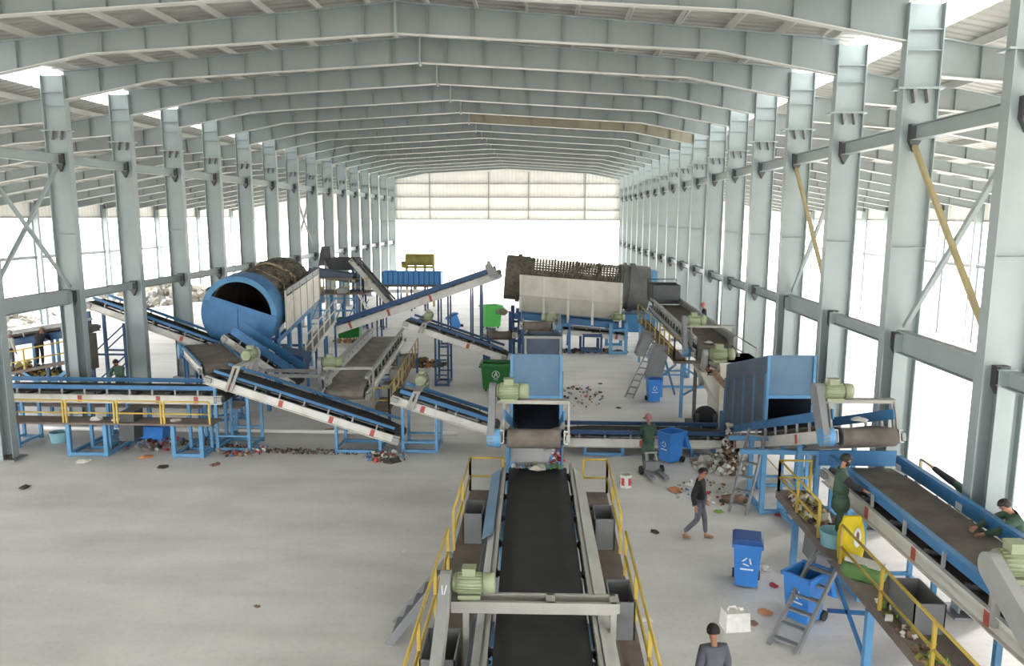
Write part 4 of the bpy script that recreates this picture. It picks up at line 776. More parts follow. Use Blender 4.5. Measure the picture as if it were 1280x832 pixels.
# ------------------------------------------------------------------ bins and small things
def lid_mesh(w, d, m):
    l = MB(); l.hexa([(-w/2-0.03, -d-0.04, 0), (w/2+0.03, -d-0.04, 0), (w/2+0.03, 0.02, 0), (-w/2-0.03, 0.02, 0), (-w/2+0.02, -d+0.02, 0.06), (w/2-0.02, -d+0.02, 0.06), (w/2-0.02, -0.03, 0.06), (-w/2+0.02, -0.03, 0.06)])
    l.box(-w/2+0.06, w/2-0.06, -d+0.1, -0.1, 0.06, 0.075); return l.mesh('lid', m)
def recycle_mark(m, y, z, s):
    for i in range(3):
        a = math.radians(90+120*i); b = math.radians(90+120*(i+0.72)); m.bar((s*math.cos(a), y, z+s*math.sin(a)), (s*math.cos(b), y, z+s*math.sin(b)), 0.006, s*0.34, (0, 1, 0)) if False else m.prism([(s*math.cos(a)*k, y, z+s*math.sin(a)*k) for k in (0.72, 1.08)]+[(s*math.cos(b)*k, y, z+s*math.sin(b)*k) for k in (1.08, 0.72)], (0, -0.006, 0))
def wheelie(label, loc, rz, open_=0, h=1.0, mark=True, tilt=0):
    t = thing('wheeled_bin', label, 'bin', loc, rz, 'blue wheeled bins')
    if tilt: t.rotation_euler = (tilt, 0, rz)
    w, d = 0.56, 0.66
    b = MB(); o = [(-w*.4, -d*.36, 0.06), (w*.4, -d*.36, 0.06), (w*.4, d*.36, 0.06), (-w*.4, d*.36, 0.06)]; p = [(-w/2, -d/2, h), (w/2, -d/2, h), (w/2, d/2, h), (-w/2, d/2, h)]
    b.add(o+p, [(3, 2, 1, 0), (0, 1, 5, 4), (1, 2, 6, 5), (2, 3, 7, 6), (3, 0, 4, 7)])
    i = [(x*0.93, y*0.93, z) for x, y, z in p]; j = [(x*0.9, y*0.9, 0.1) for x, y, z in o]
    b.add(j+i, [(0, 1, 2, 3), (4, 5, 1, 0), (5, 6, 2, 1), (6, 7, 3, 2), (7, 4, 0, 3)]); b.add(p+i, [(0, 1, 5, 4), (1, 2, 6, 5), (2, 3, 7, 6), (3, 0, 4, 7)])
    b.build('body', 'bin_blue', t)
    r = MB(); r.box(-w/2-0.03, w/2+0.03, -d/2-0.04, -d/2, h-0.07, h); r.box(-w/2-0.03, -w/2, -d/2-0.04, d/2, h-0.07, h); r.box(w/2, w/2+0.03, -d/2-0.04, d/2, h-0.07, h); r.box(-w/2-0.03, w/2+0.03, d/2, d/2+0.1, h-0.07, h); r.build('rim', 'bin_blue', t)
    put('lid', lid_mesh(w, d, 'bin_blue_dark' if open_ == 0 else 'bin_blue'), t, (0, d/2+0.02, h+0.005), (-open_, 0, 0))
    for s in (-1, 1): k = MB(); k.tube((s*0.2, d*.36+0.05, 0.1), (s*0.28, d*.36+0.05, 0.1), 0.1, 16); k.build('wheel', 'rubber', t)
    k = MB(); k.tube((-0.28, d*.36+0.05, 0.1), (0.28, d*.36+0.05, 0.1), 0.02, 8); k.build('axle', 'black', t)
    k = MB(); k.tube((-w/2+0.04, d/2+0.13, h-0.03), (w/2-0.04, d/2+0.13, h-0.03), 0.02, 8); k.build('handle', 'bin_blue', t)
    if mark:
        k = MB(); recycle_mark(k, -d*0.448, 0.62, 0.1); k = k.build('recycling_mark', 'mark_white', t, rot=(0, 0, 0)); k.rotation_euler = (0.085*0, 0, 0)
        k = MB(); k.box(-0.13, 0.13, -d*0.446, -d*0.438, 0.44, 0.47); k.build('printed_line', 'mark_white', t)
    return t
wheelie('blue wheeled bin with closed dark lid on the open floor near the walking man', (4.27, 15.65, 0), math.radians(-14), 0)
wheelie('blue wheeled bin with lid hanging open behind the steel stair', (5.0, 14.2, 0), math.radians(-50), 4.3)
wheelie('blue wheeled bin with raised lid in front of the flat cross conveyor', (3.98, 23.95, 0), math.radians(-52), 4.3)
wheelie('blue wheeled bin standing under the distant right walkway', (4.55, 32.1, 0), math.radians(4), 0)
wheelie('small blue wheeled bin tipped over sideways in the far centre', (-5.85, 52.3, 0.1), math.radians(-60), 0, tilt=0.5, mark=False)
def container(label, loc, rz, w, d, h, m, mside=None):
    t = thing('waste_container', label, 'container', loc, rz, 'green waste containers')
    b = MB(); o = [(-w*.43, -d*.4, 0.12), (w*.43, -d*.4, 0.12), (w*.43, d*.4, 0.12), (-w*.43, d*.4, 0.12)]; p = [(-w/2, -d/2, h), (w/2, -d/2, h), (w/2, d/2, h), (-w/2, d/2, h)]
    b.add(o+p, [(3, 2, 1, 0), (0, 1, 5, 4), (1, 2, 6, 5), (2, 3, 7, 6), (3, 0, 4, 7)]); i = [(x*0.94, y*0.94, z) for x, y, z in p]; j = [(x*0.92, y*0.92, 0.18) for x, y, z in o]
    b.add(j+i, [(0, 1, 2, 3), (4, 5, 1, 0), (5, 6, 2, 1), (6, 7, 3, 2), (7, 4, 0, 3)]); b.add(p+i, [(0, 1, 5, 4), (1, 2, 6, 5), (2, 3, 7, 6), (3, 0, 4, 7)]); b.build('body', m, t)
    r = MB(); r.box(-w/2-0.05, w/2+0.05, -d/2-0.05, -d/2, h-0.1, h+0.02); r.build('rim', m, t); r = MB(); r.box(-w/2-0.05, w/2+0.05, d/2, d/2+0.05, h-0.1, h+0.02); r.build('rim', m, t)
    for s in (-1, 1): r = MB(); r.box(s*w/2-0.05, s*w/2+0.05, -d/2, d/2, h-0.1, h+0.02); r.build('rim', m, t); k = MB(); k.tube((s*(w/2+0.02), -0.06, h-0.2), (s*(w/2+0.12), -0.06, h-0.2), 0.05, 8); k.build('trunnion', 'grey_dark', t)
    for x in (-1, 1):
        for y in (-1, 1): k = MB(); k.tube((x*w*.34-0.03, y*d*.28, 0.08), (x*w*.34+0.03, y*d*.28, 0.08), 0.08, 12); k.build('caster', 'rubber', t)
    return t
g = container('dark green wheeled container with white round emblem left of the centre hood', (-2.1, 33.95, 0), 0.0, 1.3, 0.95, 1.25, 'bin_green')
k = MB(); ring(k, (0, -0.462, 0.78), (0, -0.452, 0.78), 0.17, 0.145, 28); k.prism([(-0.09, -0.452, 0.68), (-0.055, -0.452, 0.68), (0.035, -0.452, 0.89), (-0.005, -0.452, 0.89)], (0, -0.008, 0)); k.prism([(0.055, -0.452, 0.68), (0.09, -0.452, 0.68), (0.035, -0.452, 0.89), (0.0, -0.452, 0.89)], (0, -0.008, 0)); k.box(-0.05, 0.06, -0.46, -0.452, 0.74, 0.765); k.build('round_emblem', 'mark_white', g)
k = MB(); k.box(-0.1, 0.1, -0.455, -0.447, 0.55, 0.565); k.build('printed_line', 'mark_white', g)
container('bright green container far behind the blue-railed sloping conveyor', (-3.7, 53.5, 0), 0.5, 1.25, 1.0, 1.55, 'bin_green_light')
container('green container behind the long incline conveyor, left of centre', (-12.1, 47.9, 0), 0.05, 1.45, 1.0, 1.3, 'bin_green')
def tub(name, label, loc, r0, r1, h, m, cat, grp=None, rim=True):
    t = thing(name, label, cat, loc, 0, grp); k = MB(); n = 24
    vs = []
    for rr, z in ((r0, 0), (r1, h), (r1*0.95, h), (r0*0.94, 0.02)):
        for i in range(n): a = 2*math.pi*i/n; vs.append((rr*math.cos(a), rr*math.sin(a), z))
    fs = [tuple(range(n))[::-1], tuple(range(3*n, 4*n))]
    for q in range(3): fs += [(q*n+i, q*n+(i+1) % n, (q+1)*n+(i+1) % n, (q+1)*n+i) for i in range(n)]
    k.add(vs, fs); k.build('body', m, t)
    if rim: k = MB(); ring(k, (0, 0, h-0.03), (0, 0, h+0.005), r1+0.02, r1-0.005, 24); k.build('rim', m, t)
    return t
tb = tub('paint_bucket', 'white and maroon paint bucket standing on the floor right of the central walkway', (2.36, 21.55, 0), 0.15, 0.17, 0.38, 'litter_white', 'bucket')
for i in range(5):
    a0 = i*1.256; k = MB(); P = [(0.172*math.cos(a0+q*0.12), 0.172*math.sin(a0+q*0.12)) for q in range(6)]
    k.prism([(x, y, 0.08) for x, y in P]+[(x*0.985, y*0.985, 0.08) for x, y in P[::-1]], (0, 0, 0.22)); k.build('printed_panel', 'litter_red', tb)
tub('round_tub', 'pale turquoise round tub on the right-hand walkway behind the worker', (5.72, 14.85, 1.25), 0.24, 0.28, 0.3, 'teal', 'tub')
tub('round_tub', 'turquoise tub below the left picking conveyor', (-16.4, 25.1, 0), 0.25, 0.3, 0.35, 'teal', 'tub')
cr = thing('plastic_crate', 'blue plastic crate on the floor under the left picking conveyor', 'crate', (-13.35, 25.6, 0))
hopper(cr, -0.45, 0.45, -0.3, 0.3, 0.5, 0.02, 'bin_blue', taper=0.12, name='crate_wall'); m = MB(); m.box(-0.4, 0.4, -0.26, 0.26, 0, 0.03); m.build('crate_base', 'bin_blue', cr); m = MB(); m.box(-0.6, -0.42, -0.05, 0.05, 0.42, 0.48); m.build('handle', 'bin_blue', cr)
jc = thing('jerry_can', 'white square plastic can on the floor at the bottom edge', 'can', (3.62, 13.85, 0), 0.15)
m = MB(); m.hexa([(-0.24, -0.18, 0), (0.24, -0.18, 0), (0.24, 0.18, 0), (-0.24, 0.18, 0), (-0.22, -0.16, 0.36), (0.22, -0.16, 0.36), (0.22, 0.16, 0.36), (-0.22, 0.16, 0.36)]); m.build('body', 'litter_white', jc)
m = MB(); m.tube((0.1, 0, 0.36), (0.1, 0, 0.42), 0.05, 12); m.build('cap', 'litter_white', jc); m = MB(); m.path([(-0.15, 0, 0.36), (-0.13, 0, 0.43), (0.0, 0, 0.43), (0.03, 0, 0.36)], 0.02, 8); m.build('handle', 'litter_white', jc)
def sack(name, label, loc, rz, w, d, h, m, seed, cat='bag', lean=0.0):
    r = random.Random(seed); t = thing(name, label, cat, loc, rz); k = MB(); n = 20; L_ = 8; vs = []
    for j in range(L_+1):
        z = h*j/L_; f = 1-0.18*abs(2*j/L_-0.8)**2; fd = f*(1 if j < L_-1 else 0.45)
        for i in range(n):
            a = 2*math.pi*i/n; c, s = math.cos(a), math.sin(a); e = 0.55
            x = math.copysign(abs(c)**e, c)*w/2*f; y = math.copysign(abs(s)**e, s)*d/2*fd; q = r.uniform(-0.012, 0.012); vs.append((x+q, y+q+lean*z, z))
    fs = [tuple(range(n))[::-1], tuple(range(L_*n, L_*n+n))]+[(j*n+i, j*n+(i+1) % n, j*n+n+(i+1) % n, j*n+n+i) for j in range(L_) for i in range(n)]
    k.add(vs, fs, True); k.build('sack_body', m, t); return t
b = sack('waste_sack', 'bright yellow printed sack standing on the right-hand walkway', (5.78, 14.2, 1.25), 0.1, 0.46, 0.32, 0.85, 'bag_yellow', 1)
m = MB(); n = 20; m.prism([(0.03+0.07*math.cos(2*math.pi*i/n), -0.17, 0.5+0.19*math.sin(2*math.pi*i/n)) for i in range(n)], (0, -0.012, 0)); m.build('oval_print', 'mark_white', b)
m = MB(); m.prism([(0.03+0.03*math.cos(2*math.pi*i/n), -0.182, 0.52+0.1*math.sin(2*math.pi*i/n)) for i in range(n)], (0, -0.006, 0)); m.build('oval_centre', 'litter_brown', b)
b = sack('waste_sack', 'crumpled green sack slumped at the edge of the right-hand walkway', (5.75, 13.45, 1.25), 0.9, 0.5, 0.75, 0.3, 'bag_green', 2)
m = MB(); m.hexa([(-0.2, -0.3, 0.28), (0.05, -0.35, 0.28), (0.1, 0.3, 0.28), (-0.15, 0.3, 0.28), (-0.2, -0.3, 0.33), (0.05, -0.35, 0.33), (0.1, 0.3, 0.33), (-0.15, 0.3, 0.33)]); m.build('torn_lining', 'litter_white', b)
pj = thing('pallet_truck', 'grey wheeled trolley on the floor at the feet of the standing worker', 'trolley', (3.3, 22.45, 0), 0.2)
for x in (-0.2, 0.2): m = MB(); m.box(x-0.07, x+0.07, -0.5, 0.35, 0.08, 0.16); m.build('fork', 'grey', pj)
for s in (-1, 1): m = MB(); m.tube((s*0.28, 0.3, 0.13), (s*0.36, 0.3, 0.13), 0.13, 16); m.build('wheel', 'rubber', pj)
m = MB(); m.box(-0.22, 0.22, 0.2, 0.4, 0.12, 0.4); m.build('pump_block', 'grey', pj)
for s in (-1, 1): m = MB(); m.bar((s*0.16, 0.3, 0.4), (s*0.14, 0.42, 0.62), 0.05, 0.05); m.build('handle_arm', 'grey_light', pj)
m = MB(); m.bar((-0.2, 0.42, 0.62), (0.2, 0.42, 0.62), 0.05, 0.05); m.build('handle_bar', 'grey_light', pj)

# ------------------------------------------------------------------ people
def skin_obj(name, V_, E_, R_, m, parent, sub=1, root=0):
    me = bpy.data.meshes.new(name); me.from_pydata([tuple(v) for v in V_], E_, []); me.materials.append(M[m]); o = put(name, me, parent)
    o.modifiers.new('skin', 'SKIN'); sv = me.skin_vertices[0].data
    for i, r in enumerate(R_):
        r = r if isinstance(r, tuple) else (r, r); sv[i].radius = r; sv[i].use_root = (i == root)
    o.modifiers['skin'].use_smooth_shade = True
    s = o.modifiers.new('sub', 'SUBSURF'); s.levels = sub; s.render_levels = sub
    return o
def person(label, loc, rz, J=None, shirt='cloth_green', trousers='cloth_green', hair='hair', shoes='cloth_black', h=1.7, sleeves=1.0, tunic=False, scarf=None, mask=None, bend=0.0, sleeve_m=None, glove=None):
    k = h/1.7; t = thing('person', label, 'person', loc, rz, 'people')
    D = dict(pel=(0, 0, .93), sp=(0, 0, 1.1), ch=(0, .0, 1.28), nb=(0, -.01, 1.42), hd=(0, .02, 1.5),
             shL=(-.17, 0, 1.37), elL=(-.23, -.03, 1.1), wrL=(-.24, .05, .86), shR=(.17, 0, 1.37), elR=(.23, -.03, 1.1), wrR=(.24, .05, .86),
             hiL=(-.09, 0, .9), knL=(-.1, .02, .49), anL=(-.1, -.03, .09), toL=(-.11, .13, .045), hiR=(.09, 0, .9), knR=(.1, .02, .49), anR=(.1, -.03, .09), toR=(.11, .13, .045))
    upn = ('sp', 'ch', 'nb', 'hd', 'shL', 'elL', 'wrL', 'shR', 'elR', 'wrR')
    if bend:
        R = Matrix.Rotation(-bend, 3, 'X')
        for n_ in upn: D[n_] = V(D['pel'])+R @ (V(D[n_])-V(D['pel']))
    for a, b in (J or {}).items(): D[a] = b
    D = {a: V(b)*k for a, b in D.items()}
    hu = (D['hd']-D['nb']).normalized(); sd = (D['shR']-D['shL']).normalized(); fo = hu.cross(sd)*-1; fo = sd.cross(hu)*-1 if fo.y < -0.2 else fo
    fo = hu.cross(sd); fo = fo if fo.dot(D['toR']-D['anR']) > 0 or bend > 0.9 else -fo
    if fo.y < 0 and bend < 1.3: fo = -fo
    if J and 'face' in J: fo = D['face'].normalized()
    hc = D['hd']+hu*0.11*k
    # body: one continuous skin
    Vv = [D['pel'], D['sp'], D['ch'], D['nb'], D['hd'], hc-hu*0.045*k+fo*0.02, hc+hu*0.03*k, hc+hu*0.085*k, hc-hu*0.01*k+fo*0.1*k]
    Rr = [.07, .07, .075, .055, .05, (.066, .075), (.075, .088), (.05, .06), .014]; Ed = [(0, 1), (1, 2), (2, 3), (3, 4), (4, 5), (5, 6), (6, 7), (5, 8)]
    for s in 'LR':
        i = len(Vv); a, b, c = D['sh'+s], D['el'+s], D['wr'+s]; d = (c-b).normalized(); Vv += [a, b, c, c+d*0.07*k]; Rr += [.048, .04, .028, (.04, .022)]; Ed += [(2, i), (i, i+1), (i+1, i+2), (i+2, i+3)]
        sdv = d.cross(fo).normalized() if abs(d.dot(fo)) < 0.95 else V((1, 0, 0)); pn = sdv.cross(d).normalized()
        for q, (off, ln) in enumerate(((-.032, .06), (-.011, .075), (.011, .07), (.032, .055))):
            j = len(Vv); p0 = c+d*0.075*k+sdv*off*k; Vv += [p0+d*ln*0.55*k, p0+d*ln*k+pn*0.022*k]; Rr += [.0095, .008]; Ed += [(i+3, j), (j, j+1)]
        j = len(Vv); Vv += [c+d*0.05*k+sdv*-.055*k+pn*.01, c+d*0.085*k+sdv*-.07*k+pn*.02]; Rr += [.011, .009]; Ed += [(i+2, j), (j, j+1)]
        i = len(Vv); Vv += [D['hi'+s], D['kn'+s], D['an'+s], D['to'+s]]; Rr += [.065, .05, .036, .03]; Ed += [(0, i), (i, i+1), (i+1, i+2), (i+2, i+3)]
    skin_obj('body', Vv, Ed, [tuple(x*k for x in (r if isinstance(r, tuple) else (r, r))) for r in Rr], glove or 'skin', t) if glove else skin_obj('body', Vv, Ed, [tuple(x*k for x in (r if isinstance(r, tuple) else (r, r))) for r in Rr], 'skin', t)
    # shirt
    low = D['pel']+(D['pel']-D['sp'])*(0.45 if not tunic else 0.1)
    Vv = [low, D['pel'], D['sp'], D['ch'], D['nb']-hu*0.01]; Rr = [(.185, .17), (.18, .165), (.168, .155), (.18, .16), (.09, .085)] if tunic else [(.172, .155), (.168, .152), (.16, .148), (.175, .152), (.088, .082)]; Ed = [(0, 1), (1, 2), (2, 3), (3, 4)]
    SV = [];
    for s in 'LR':
        i = len(Vv); a, b, c = D['sh'+s], D['el'+s], D['wr'+s]
        if sleeves >= 1: e = b+(c-b)*min(0.95, sleeves-0.05); Vv += [a, b, e]; Rr += [.094, .072, .054]; Ed += [(3, i), (i, i+1), (i+1, i+2)]
        else: e = a+(b-a)*sleeves; Vv += [a, e]; Rr += [.088, .068]; Ed += [(3, i), (i, i+1)]
    skin_obj('shirt', Vv, Ed, [tuple(x*k for x in (r if isinstance(r, tuple) else (r, r))) for r in Rr], shirt, t, root=3)
    if sleeve_m:
        for s in 'LR': a, b, c = D['sh'+s], D['el'+s], D['wr'+s]; skin_obj('sleeve', [a+(b-a)*.35, b, b+(c-b)*.95], [(0, 1), (1, 2)], [.1*k, .08*k, .06*k], sleeve_m, t)
    # trousers
    Vv = [D['pel']]; Rr = [(.14, .11)]; Ed = []
    for s in 'LR': i = len(Vv); Vv += [D['hi'+s], D['kn'+s], D['an'+s]+V((0, 0, .03))]; Rr += [.1, .072, .058]; Ed += [(0, i), (i, i+1), (i+1, i+2)]
    skin_obj('trousers', Vv, Ed, [tuple(x*k for x in (r if isinstance(r, tuple) else (r, r))) for r in Rr], trousers, t)
    if tunic:
        a = (D['knL']+D['knR'])/2+V((0, 0, .02)); Vv = [D['pel']+V((0, 0, .04)), D['pel']*0.5+a*0.5, a]; skin_obj('tunic_skirt', Vv, [(0, 1), (1, 2)], [(.19*k, .17*k), (.22*k, .19*k), (.24*k, .2*k)], shirt, t)
    for s in 'LR':
        a, b = D['an'+s], D['to'+s]; d = (b-a); d.z = 0; d.normalize(); Vv = [V((a.x, a.y, 0.045*k))-d*0.04, V((a.x, a.y, .05*k)), V((b.x, b.y, .04*k))+d*0.04] if a.z < 0.3*k else [a-V((0, 0, .04)), a, b]
        skin_obj('shoe', Vv, [(0, 1), (1, 2)], [(.04*k, .045*k), (.045*k, .05*k), (.04*k, .032*k)], shoes, t)
    # hair or scarf: cap over the back and top of the head
    def cap(nm, m, grow, fr):
        c = MB(); n = 20; rows = 8; vs = []; sdw = hu.cross(fo).normalized(); cc = hc+hu*0.022*k-fo*0.012*k
        for j in range(rows+1):
            ph = math.radians(fr)*j/rows
            for i in range(n): a = 2*math.pi*i/n; drop = 1.0 if math.cos(a) < 0.35 else 0.62; p2 = ph*drop; e = sdw*math.sin(a)*math.sin(p2)*0.083+fo*math.cos(a)*math.sin(p2)*0.102+hu*math.cos(p2)*0.098; vs.append(cc+e*grow*k)
        c.add(vs, [(j*n+i, j*n+(i+1) % n, j*n+n+(i+1) % n, j*n+n+i) for j in range(rows) for i in range(n)], True); o = c.build(nm, m, t); s = o.modifiers.new('thick', 'SOLIDIFY'); s.thickness = 0.012; return o
    cap('hair', hair, 1.06, 112)
    if scarf: cap('head_scarf', scarf, 1.15, 130)
    sdw = hu.cross(fo).normalized()
    for s in (-1, 1):
        e = MB(); q = hc+sdw*(s*0.032*k)+fo*0.082*k+hu*0.012*k; e.tube(q, q+fo*0.012*k, 0.011*k, 8); e.build('eye', 'black', t)
        e = MB(); q = hc+sdw*(s*0.074*k)+hu*-0.005*k; e.tube(q-fo*0.018, q+fo*0.018, 0.02*k, 8); e.build('ear', 'skin', t)
    e = MB(); q = hc+fo*0.084*k-hu*0.055*k; e.bar(q-sdw*0.024*k, q+sdw*0.024*k, 0.012*k, 0.008*k); e.build('mouth', 'litter_red', t)
    if mask: e = MB(); q = hc+fo*0.075*k-hu*0.045*k; e.tube(q-fo*0.05*k, q+fo*0.02*k, 0.075*k, 14, r2=0.045*k); e.build('face_mask', mask, t)
    return t
R_ = math.radians
person('man walking across the open floor in black shirt and grey jeans', (3.72, 18.0, 0), R_(-112), J=dict(knL=(-.1, .12, .5), anL=(-.1, .16, .09), toL=(-.12, .32, .045), knR=(.1, .0, .5), anR=(.1, -.3, .12), toR=(.11, -.16, .045), hiR=(.09, 0, .9), elR=(.24, -.1, 1.1), wrR=(.24, -.04, .85), elL=(-.22, .02, 1.1), wrL=(-.22, .12, .87), face=(.45, .9, -.1)), shirt='cloth_black', trousers='cloth_grey', shoes='litter_brown', sleeves=1.15, h=1.74)
person('worker in long green tunic and pale headscarf standing at the flat cross conveyor', (3.16, 23.05, 0), R_(10), shirt='cloth_green', tunic=True, scarf='cloth_pink', J=dict(elL=(-.24, .1, 1.1), wrL=(-.16, .28, 1.0), elR=(.24, .1, 1.1), wrR=(.16, .28, 1.0)), h=1.72)
person('worker in green apron and dark cap reaching over the right-hand sorting belt', (5.92, 15.2, 1.25), R_(-112), shirt='cloth_green', tunic=True, sleeve_m='cloth_black', mask='cloth_black', J=dict(elR=(.28, .2, 1.2), wrR=(.26, .42, 1.12), elL=(-.26, .05, 1.12), wrL=(-.16, .3, 1.05), face=(.1, 1, -.35)), h=1.72, hair='hair')
person('worker in green top with dark hair leaning over the far wall of the right-hand belt', (8.28, 13.25, 1.25), R_(86), shirt='cloth_green', bend=0.42, J=dict(elL=(-.26, .52, 1.12), wrL=(-.14, .72, 1.02), elR=(.26, .5, 1.1), wrR=(.1, .74, 1.04), face=(-.3, .8, -.6)), h=1.62)
person('crouching worker behind the right-hand belt wall with one arm raised over it', (8.62, 15.55, 1.25), R_(84), shirt='cloth_green', sleeve_m='cloth_black', J=dict(pel=(0, -.1, .42), sp=(0, -.05, .55), ch=(-.04, .04, .82), nb=(-.14, .05, .86), hd=(-.2, .06, .87), shL=(-.2, .0, .78), shR=(.12, .14, .98), elR=(.18, .44, 1.18), wrR=(.24, .72, 1.38), elL=(-.25, .25, .75), wrL=(-.2, .36, .6), hiL=(-.1, -.1, .48), hiR=(.1, -.1, .48), knL=(-.14, .22, .48), knR=(.14, .22, .48), anL=(-.12, 0, .09), anR=(.12, 0, .09), toL=(-.13, .16, .045), toR=(.13, .16, .045), face=(0, .9, -.4)), h=1.62)
person('small figure in black top and pink headscarf beside the distant right belt', (7.08, 35.0, 2.2), R_(75), shirt='cloth_black', trousers='cloth_grey', scarf='cloth_pink', h=1.62, J=dict(wrL=(-.16, .34, 1.0), elL=(-.24, .1, 1.1), wrR=(.16, .34, 1.0), elR=(.24, .1, 1.1)))
person('worker in green behind the left picking conveyor, facing the camera', (-14.7, 26.15, 1.12), R_(180), shirt='cloth_green', tunic=True, bend=0.3, J=dict(elL=(-.24, .3, 1.08), wrL=(-.1, .48, 1.0), elR=(.24, .3, 1.08), wrR=(.1, .48, 1.0)), h=1.6, mask='cloth_black')
person('worker in pale grey shirt and pale cap beyond the first left column', (-20.95, 29.5, 1.5), R_(-10), shirt='cloth_pale', trousers='cloth_grey', scarf='cloth_pale', h=1.6)
person('stooping worker reaching into the dark belt beyond the left columns', (-19.75, 29.5, 1.72), R_(10), shirt='cloth_black', trousers='cloth_black', scarf='litter_brown', bend=0.5, h=1.55, J=dict(elL=(-.22, .6, 1.1), wrL=(-.15, .8, 1.0), elR=(.22, .6, 1.1), wrR=(.15, .8, 1.0)))
person('dark-haired person at the bottom edge of the picture, right of the central walkway', (2.55, 10.85, 0), R_(10), shirt='cloth_grey', trousers='cloth_black', h=1.63)

# ------------------------------------------------------------------ litter
def scrap(name, label, loc, s, m, seed, cat='litter', group=None, flat=0.35):
    r = random.Random(seed); k = MB(); n = 9; vs = [(0, 0, s*flat*r.uniform(.7, 1.1))]
    for j, (q, z) in enumerate(((.5, .8), (.95, .35), (.85, 0.0))):
        for i in range(n): a = 2*math.pi*i/n+r.uniform(-.2, .2); e = q*s*r.uniform(.65, 1.15); vs.append((e*math.cos(a), e*math.sin(a)*0.8, s*flat*z*r.uniform(.5, 1.3)+0.002))
    fs = [(0, 1+i, 1+(i+1) % n) for i in range(n)]+[(1+j*n+i, 1+j*n+n+i, 1+j*n+n+(i+1) % n, 1+j*n+(i+1) % n) for j in range(2) for i in range(n)]+[tuple(1+2*n+i for i in range(n))[::-1]]
    k.add(vs, fs); o = k.build(name, m, None, loc=loc, rot=(0, 0, r.uniform(0, 6))); tag(o, label, cat, group); return o
LIT = [(820, 'crumpled white wrapper on the floor right of the lower walkway rail', (1.95, 14.05, 0), 0.2, 'litter_white'),
       (1, 'dark rag on the floor between the walking man and the paint bucket', (2.75, 18.3, 0), 0.16, 'litter_dark'),
       (2, 'orange plastic scrap on the floor behind the walking man', (3.72, 21.3, 0), 0.26, 'litter_orange'),
       (3, 'white crumpled bag on the floor beside the orange scrap', (4.35, 21.7, 0), 0.3, 'litter_white'),
       (4, 'brown food scrap on the floor right of the blue bin by the cross conveyor', (4.75, 23.7, 0), 0.16, 'litter_brown'),
       (5, 'flat brown board on the floor near the leaning ladder', (5.2, 20.6, 0), 0.45, 'litter_brown'),
       (6, 'green leaf-like scrap at the foot of the leaning ladder', (4.6, 19.75, 0), 0.16, 'litter_green'),
       (7, 'red scrap under the light blue support frame', (6.1, 19.6, 0), 0.16, 'litter_red'),
       (8, 'pale scrap on the floor behind the closed-lid blue bin', (4.85, 16.4, 0), 0.2, 'litter_white'),
       (9, 'tan scrap on the floor left of the steel stair foot', (4.35, 14.45, 0), 0.18, 'litter_orange'),
       (10, 'small gold scrap on the floor beside the white plastic can', (4.0, 14.0, 0), 0.14, 'litter_brown'),
       (11, 'pink scrap on the floor left of the open-lid blue bin', (4.85, 15.6, 0), 0.14, 'litter_red'),
       (12, 'black bag lump on the floor at the low end of the long incline', (-4.75, 23.5, 0), 0.4, 'litter_dark'),
       (13, 'pale brown scrap on the floor in front of the tall blue leg', (-10.1, 22.9, 0), 0.2, 'litter_brown'),
       (14, 'pale pinkish bag on the floor in front of the left walkway', (-14.3, 23.0, 0), 0.3, 'litter_white'),
       (15, 'tan crumpled bag on the floor under the left picking conveyor', (-12.6, 23.5, 0), 0.24, 'litter_orange'),
       (16, 'dark strip on the empty floor at the left, below the walkway', (-11.6, 22.6, 0), 0.22, 'litter_dark'),
       (17, 'small beige lump on the empty floor at the bottom left', (-5.6, 14.2, 0), 0.09, 'litter_brown'),
       (18, 'thin black scrap on the floor near the first left column', (-14.6, 20.6, 0), 0.2, 'litter_dark'),
       (19, 'tiny white scrap in the middle of the empty left floor', (-3.2, 16.9, 0), 0.08, 'litter_white'),
       (20, 'beige rag hanging over the start of the central belt', (-0.1, 16.55, 2.15), 0.28, 'cream'),
       (21, 'white paper strip on the chute above the central belt', (0.15, 16.9, 2.45), 0.2, 'litter_white'),
       (22, 'white scrap riding on the end of the right feed belt', (7.0, 17.2, 3.16), 0.22, 'litter_white'),
       (23, 'white scrap on the distant right sorting belt end', (6.0, 28.6, 3.06), 0.2, 'litter_white'),
       (24, 'pale bag on the left walkway deck beside the yellow post', (-14.3, 23.9, 1.12), 0.28, 'litter_white'),
       (25, 'white bag on the left walkway deck near the grey chute', (-13.6, 23.85, 1.12), 0.24, 'litter_white'),
       (26, 'cream scrap on the left walkway deck near its right end', (-11.7, 23.85, 1.12), 0.22, 'cream'),
       (27, 'black rag hanging at the low end of the right feed frame', (5.75, 24.3, 0.0), 0.3, 'litter_dark'),
       (28, 'dark scrap on the far floor between the trommel and the centre hood', (2.6, 35.5, 0), 0.14, 'litter_dark'),
       (29, 'pale scrap on the floor right of the centre hood', (1.4, 30.2, 0), 0.18, 'litter_white'),
       (30, 'dark scrap on the floor left of the distant blue bin', (3.0, 30.9, 0), 0.15, 'litter_dark'),
       (31, 'brown scrap on the floor behind the flat cross conveyor', (3.9, 29.3, 0), 0.16, 'litter_brown'),
       (32, 'yellow-brown scrap on the floor behind the long incline conveyor', (-7.6, 26.9, 0), 0.3, 'litter_orange')]
for sd, lb, lc, s, mm in LIT: scrap('litter_piece', lb, lc, s, mm, sd, group='loose litter')
MIX = ('litter_brown', 'litter_dark', 'litter_white', 'grey_beige', 'dirt', 'cream', 'litter_brown', 'litter_red', 'litter_blue')
def mess(label, c, rx, ry, hh, n, seed, s0=0.03, s1=0.1, mats=MIX): return heap('scattered_waste', label, c, rx, ry, hh, n, mats, s0, s1, seed, 'waste')
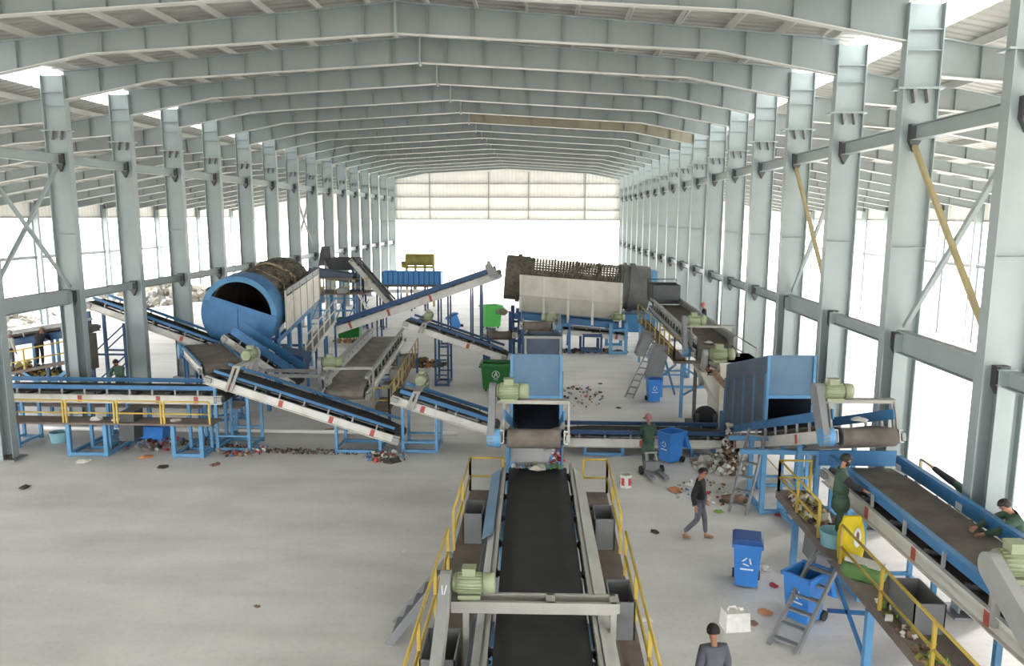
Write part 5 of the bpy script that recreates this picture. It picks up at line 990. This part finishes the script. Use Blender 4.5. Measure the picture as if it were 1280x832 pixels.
mess('waste scattered under the left picking conveyor', (-12.4, 24.9, 0), 2.2, 0.7, 0.1, 160, 11)
mess('waste gathered at the foot of the tall blue legs', (-9.9, 24.4, 0), 0.9, 0.7, 0.12, 120, 12)
mess('dark dirt line along the floor under the long incline', (-7.3, 24.4, 0), 2.4, 0.3, 0.05, 260, 13, 0.02, 0.05, ('dirt', 'litter_dark', 'litter_brown'))
mess('waste at the low end of the long incline', (-5.0, 23.9, 0), 0.7, 0.5, 0.12, 90, 14)
mess('heap of rags and waste left of the right feed frame', (5.5, 23.6, 0), 0.9, 1.0, 0.4, 200, 15, 0.04, 0.14, ('litter_brown', 'litter_white', 'cream', 'cream', 'grey_beige'))
mess('rags hanging off the end of the flat cross conveyor', (5.85, 24.2, 0.1), 0.25, 0.3, 1.3, 120, 16, 0.05, 0.13, ('litter_brown', 'cream', 'litter_dark', 'litter_white'))
mess('reddish scraps scattered on the floor right of the centre hood', (1.5, 33.0, 0), 1.1, 2.2, 0.03, 110, 17, 0.03, 0.08)
mess('dirt band on the floor below the far trommel', (2.0, 44.2, 0), 3.2, 0.6, 0.15, 220, 18, 0.04, 0.12, ('dirt', 'litter_dark', 'litter_brown'))
mess('colourful scraps in the chute above the central belt', (0.3, 16.85, 2.2), 0.16, 0.12, 0.6, 120, 19, 0.03, 0.07, ('litter_red', 'litter_white', 'litter_blue', 'litter_dark'))
mess('small scraps along the start of the central belt', (-0.15, 16.6, 2.16), 0.55, 0.08, 0.06, 90, 20, 0.025, 0.06, ('litter_blue', 'litter_white', 'litter_green', 'litter_brown'))
mess('waste piled on the far end of the right-hand walkway', (5.85, 16.6, 1.25), 0.25, 1.2, 0.35, 240, 21, 0.04, 0.12, ('litter_dark', 'olive', 'litter_brown', 'litter_white', 'cream'))
mess('scraps strewn along the right-hand walkway deck', (5.7, 11.2, 1.25), 0.2, 1.6, 0.08, 70, 22, 0.03, 0.08, ('litter_brown', 'litter_white', 'litter_green', 'olive'))
mess('waste at the feet of the left platform workers', (-20.3, 29.6, 1.35), 1.8, 0.25, 0.6, 220, 23, 0.05, 0.14, ('olive', 'litter_brown', 'litter_dark', 'litter_orange'))
mess('waste lying beside the green container behind the long incline', (-11.0, 46.9, 0), 1.9, 0.9, 0.35, 200, 24, 0.06, 0.16, ('litter_brown', 'litter_white', 'olive', 'litter_orange'))
mess('waste behind the dusty middle belt near the far end', (-6.5, 39.6, 0), 1.6, 0.8, 0.5, 200, 25, 0.06, 0.16, ('litter_brown', 'olive', 'dirt', 'litter_orange'))
mess('dirt and brush around the first left column base', (-17.1, 23.1, 0.05), 0.5, 0.35, 0.12, 60, 26, 0.03, 0.09, ('dirt', 'litter_brown'))
mess('scattered scraps on the floor near the leaning ladder', (4.6, 21.2, 0), 1.1, 1.0, 0.03, 60, 27, 0.02, 0.07)
mess('scraps on the central walkway by the upper right chute', (1.1, 15.6, 1.4), 0.12, 0.6, 0.2, 60, 28, 0.03, 0.07, ('litter_dark', 'litter_brown', 'grey'))
mess('scraps heaped on top of the shredder inlet', (5.7, 27.0, 2.3), 0.3, 0.5, 0.3, 90, 29, 0.04, 0.1, ('litter_white', 'litter_red', 'litter_brown', 'black'))
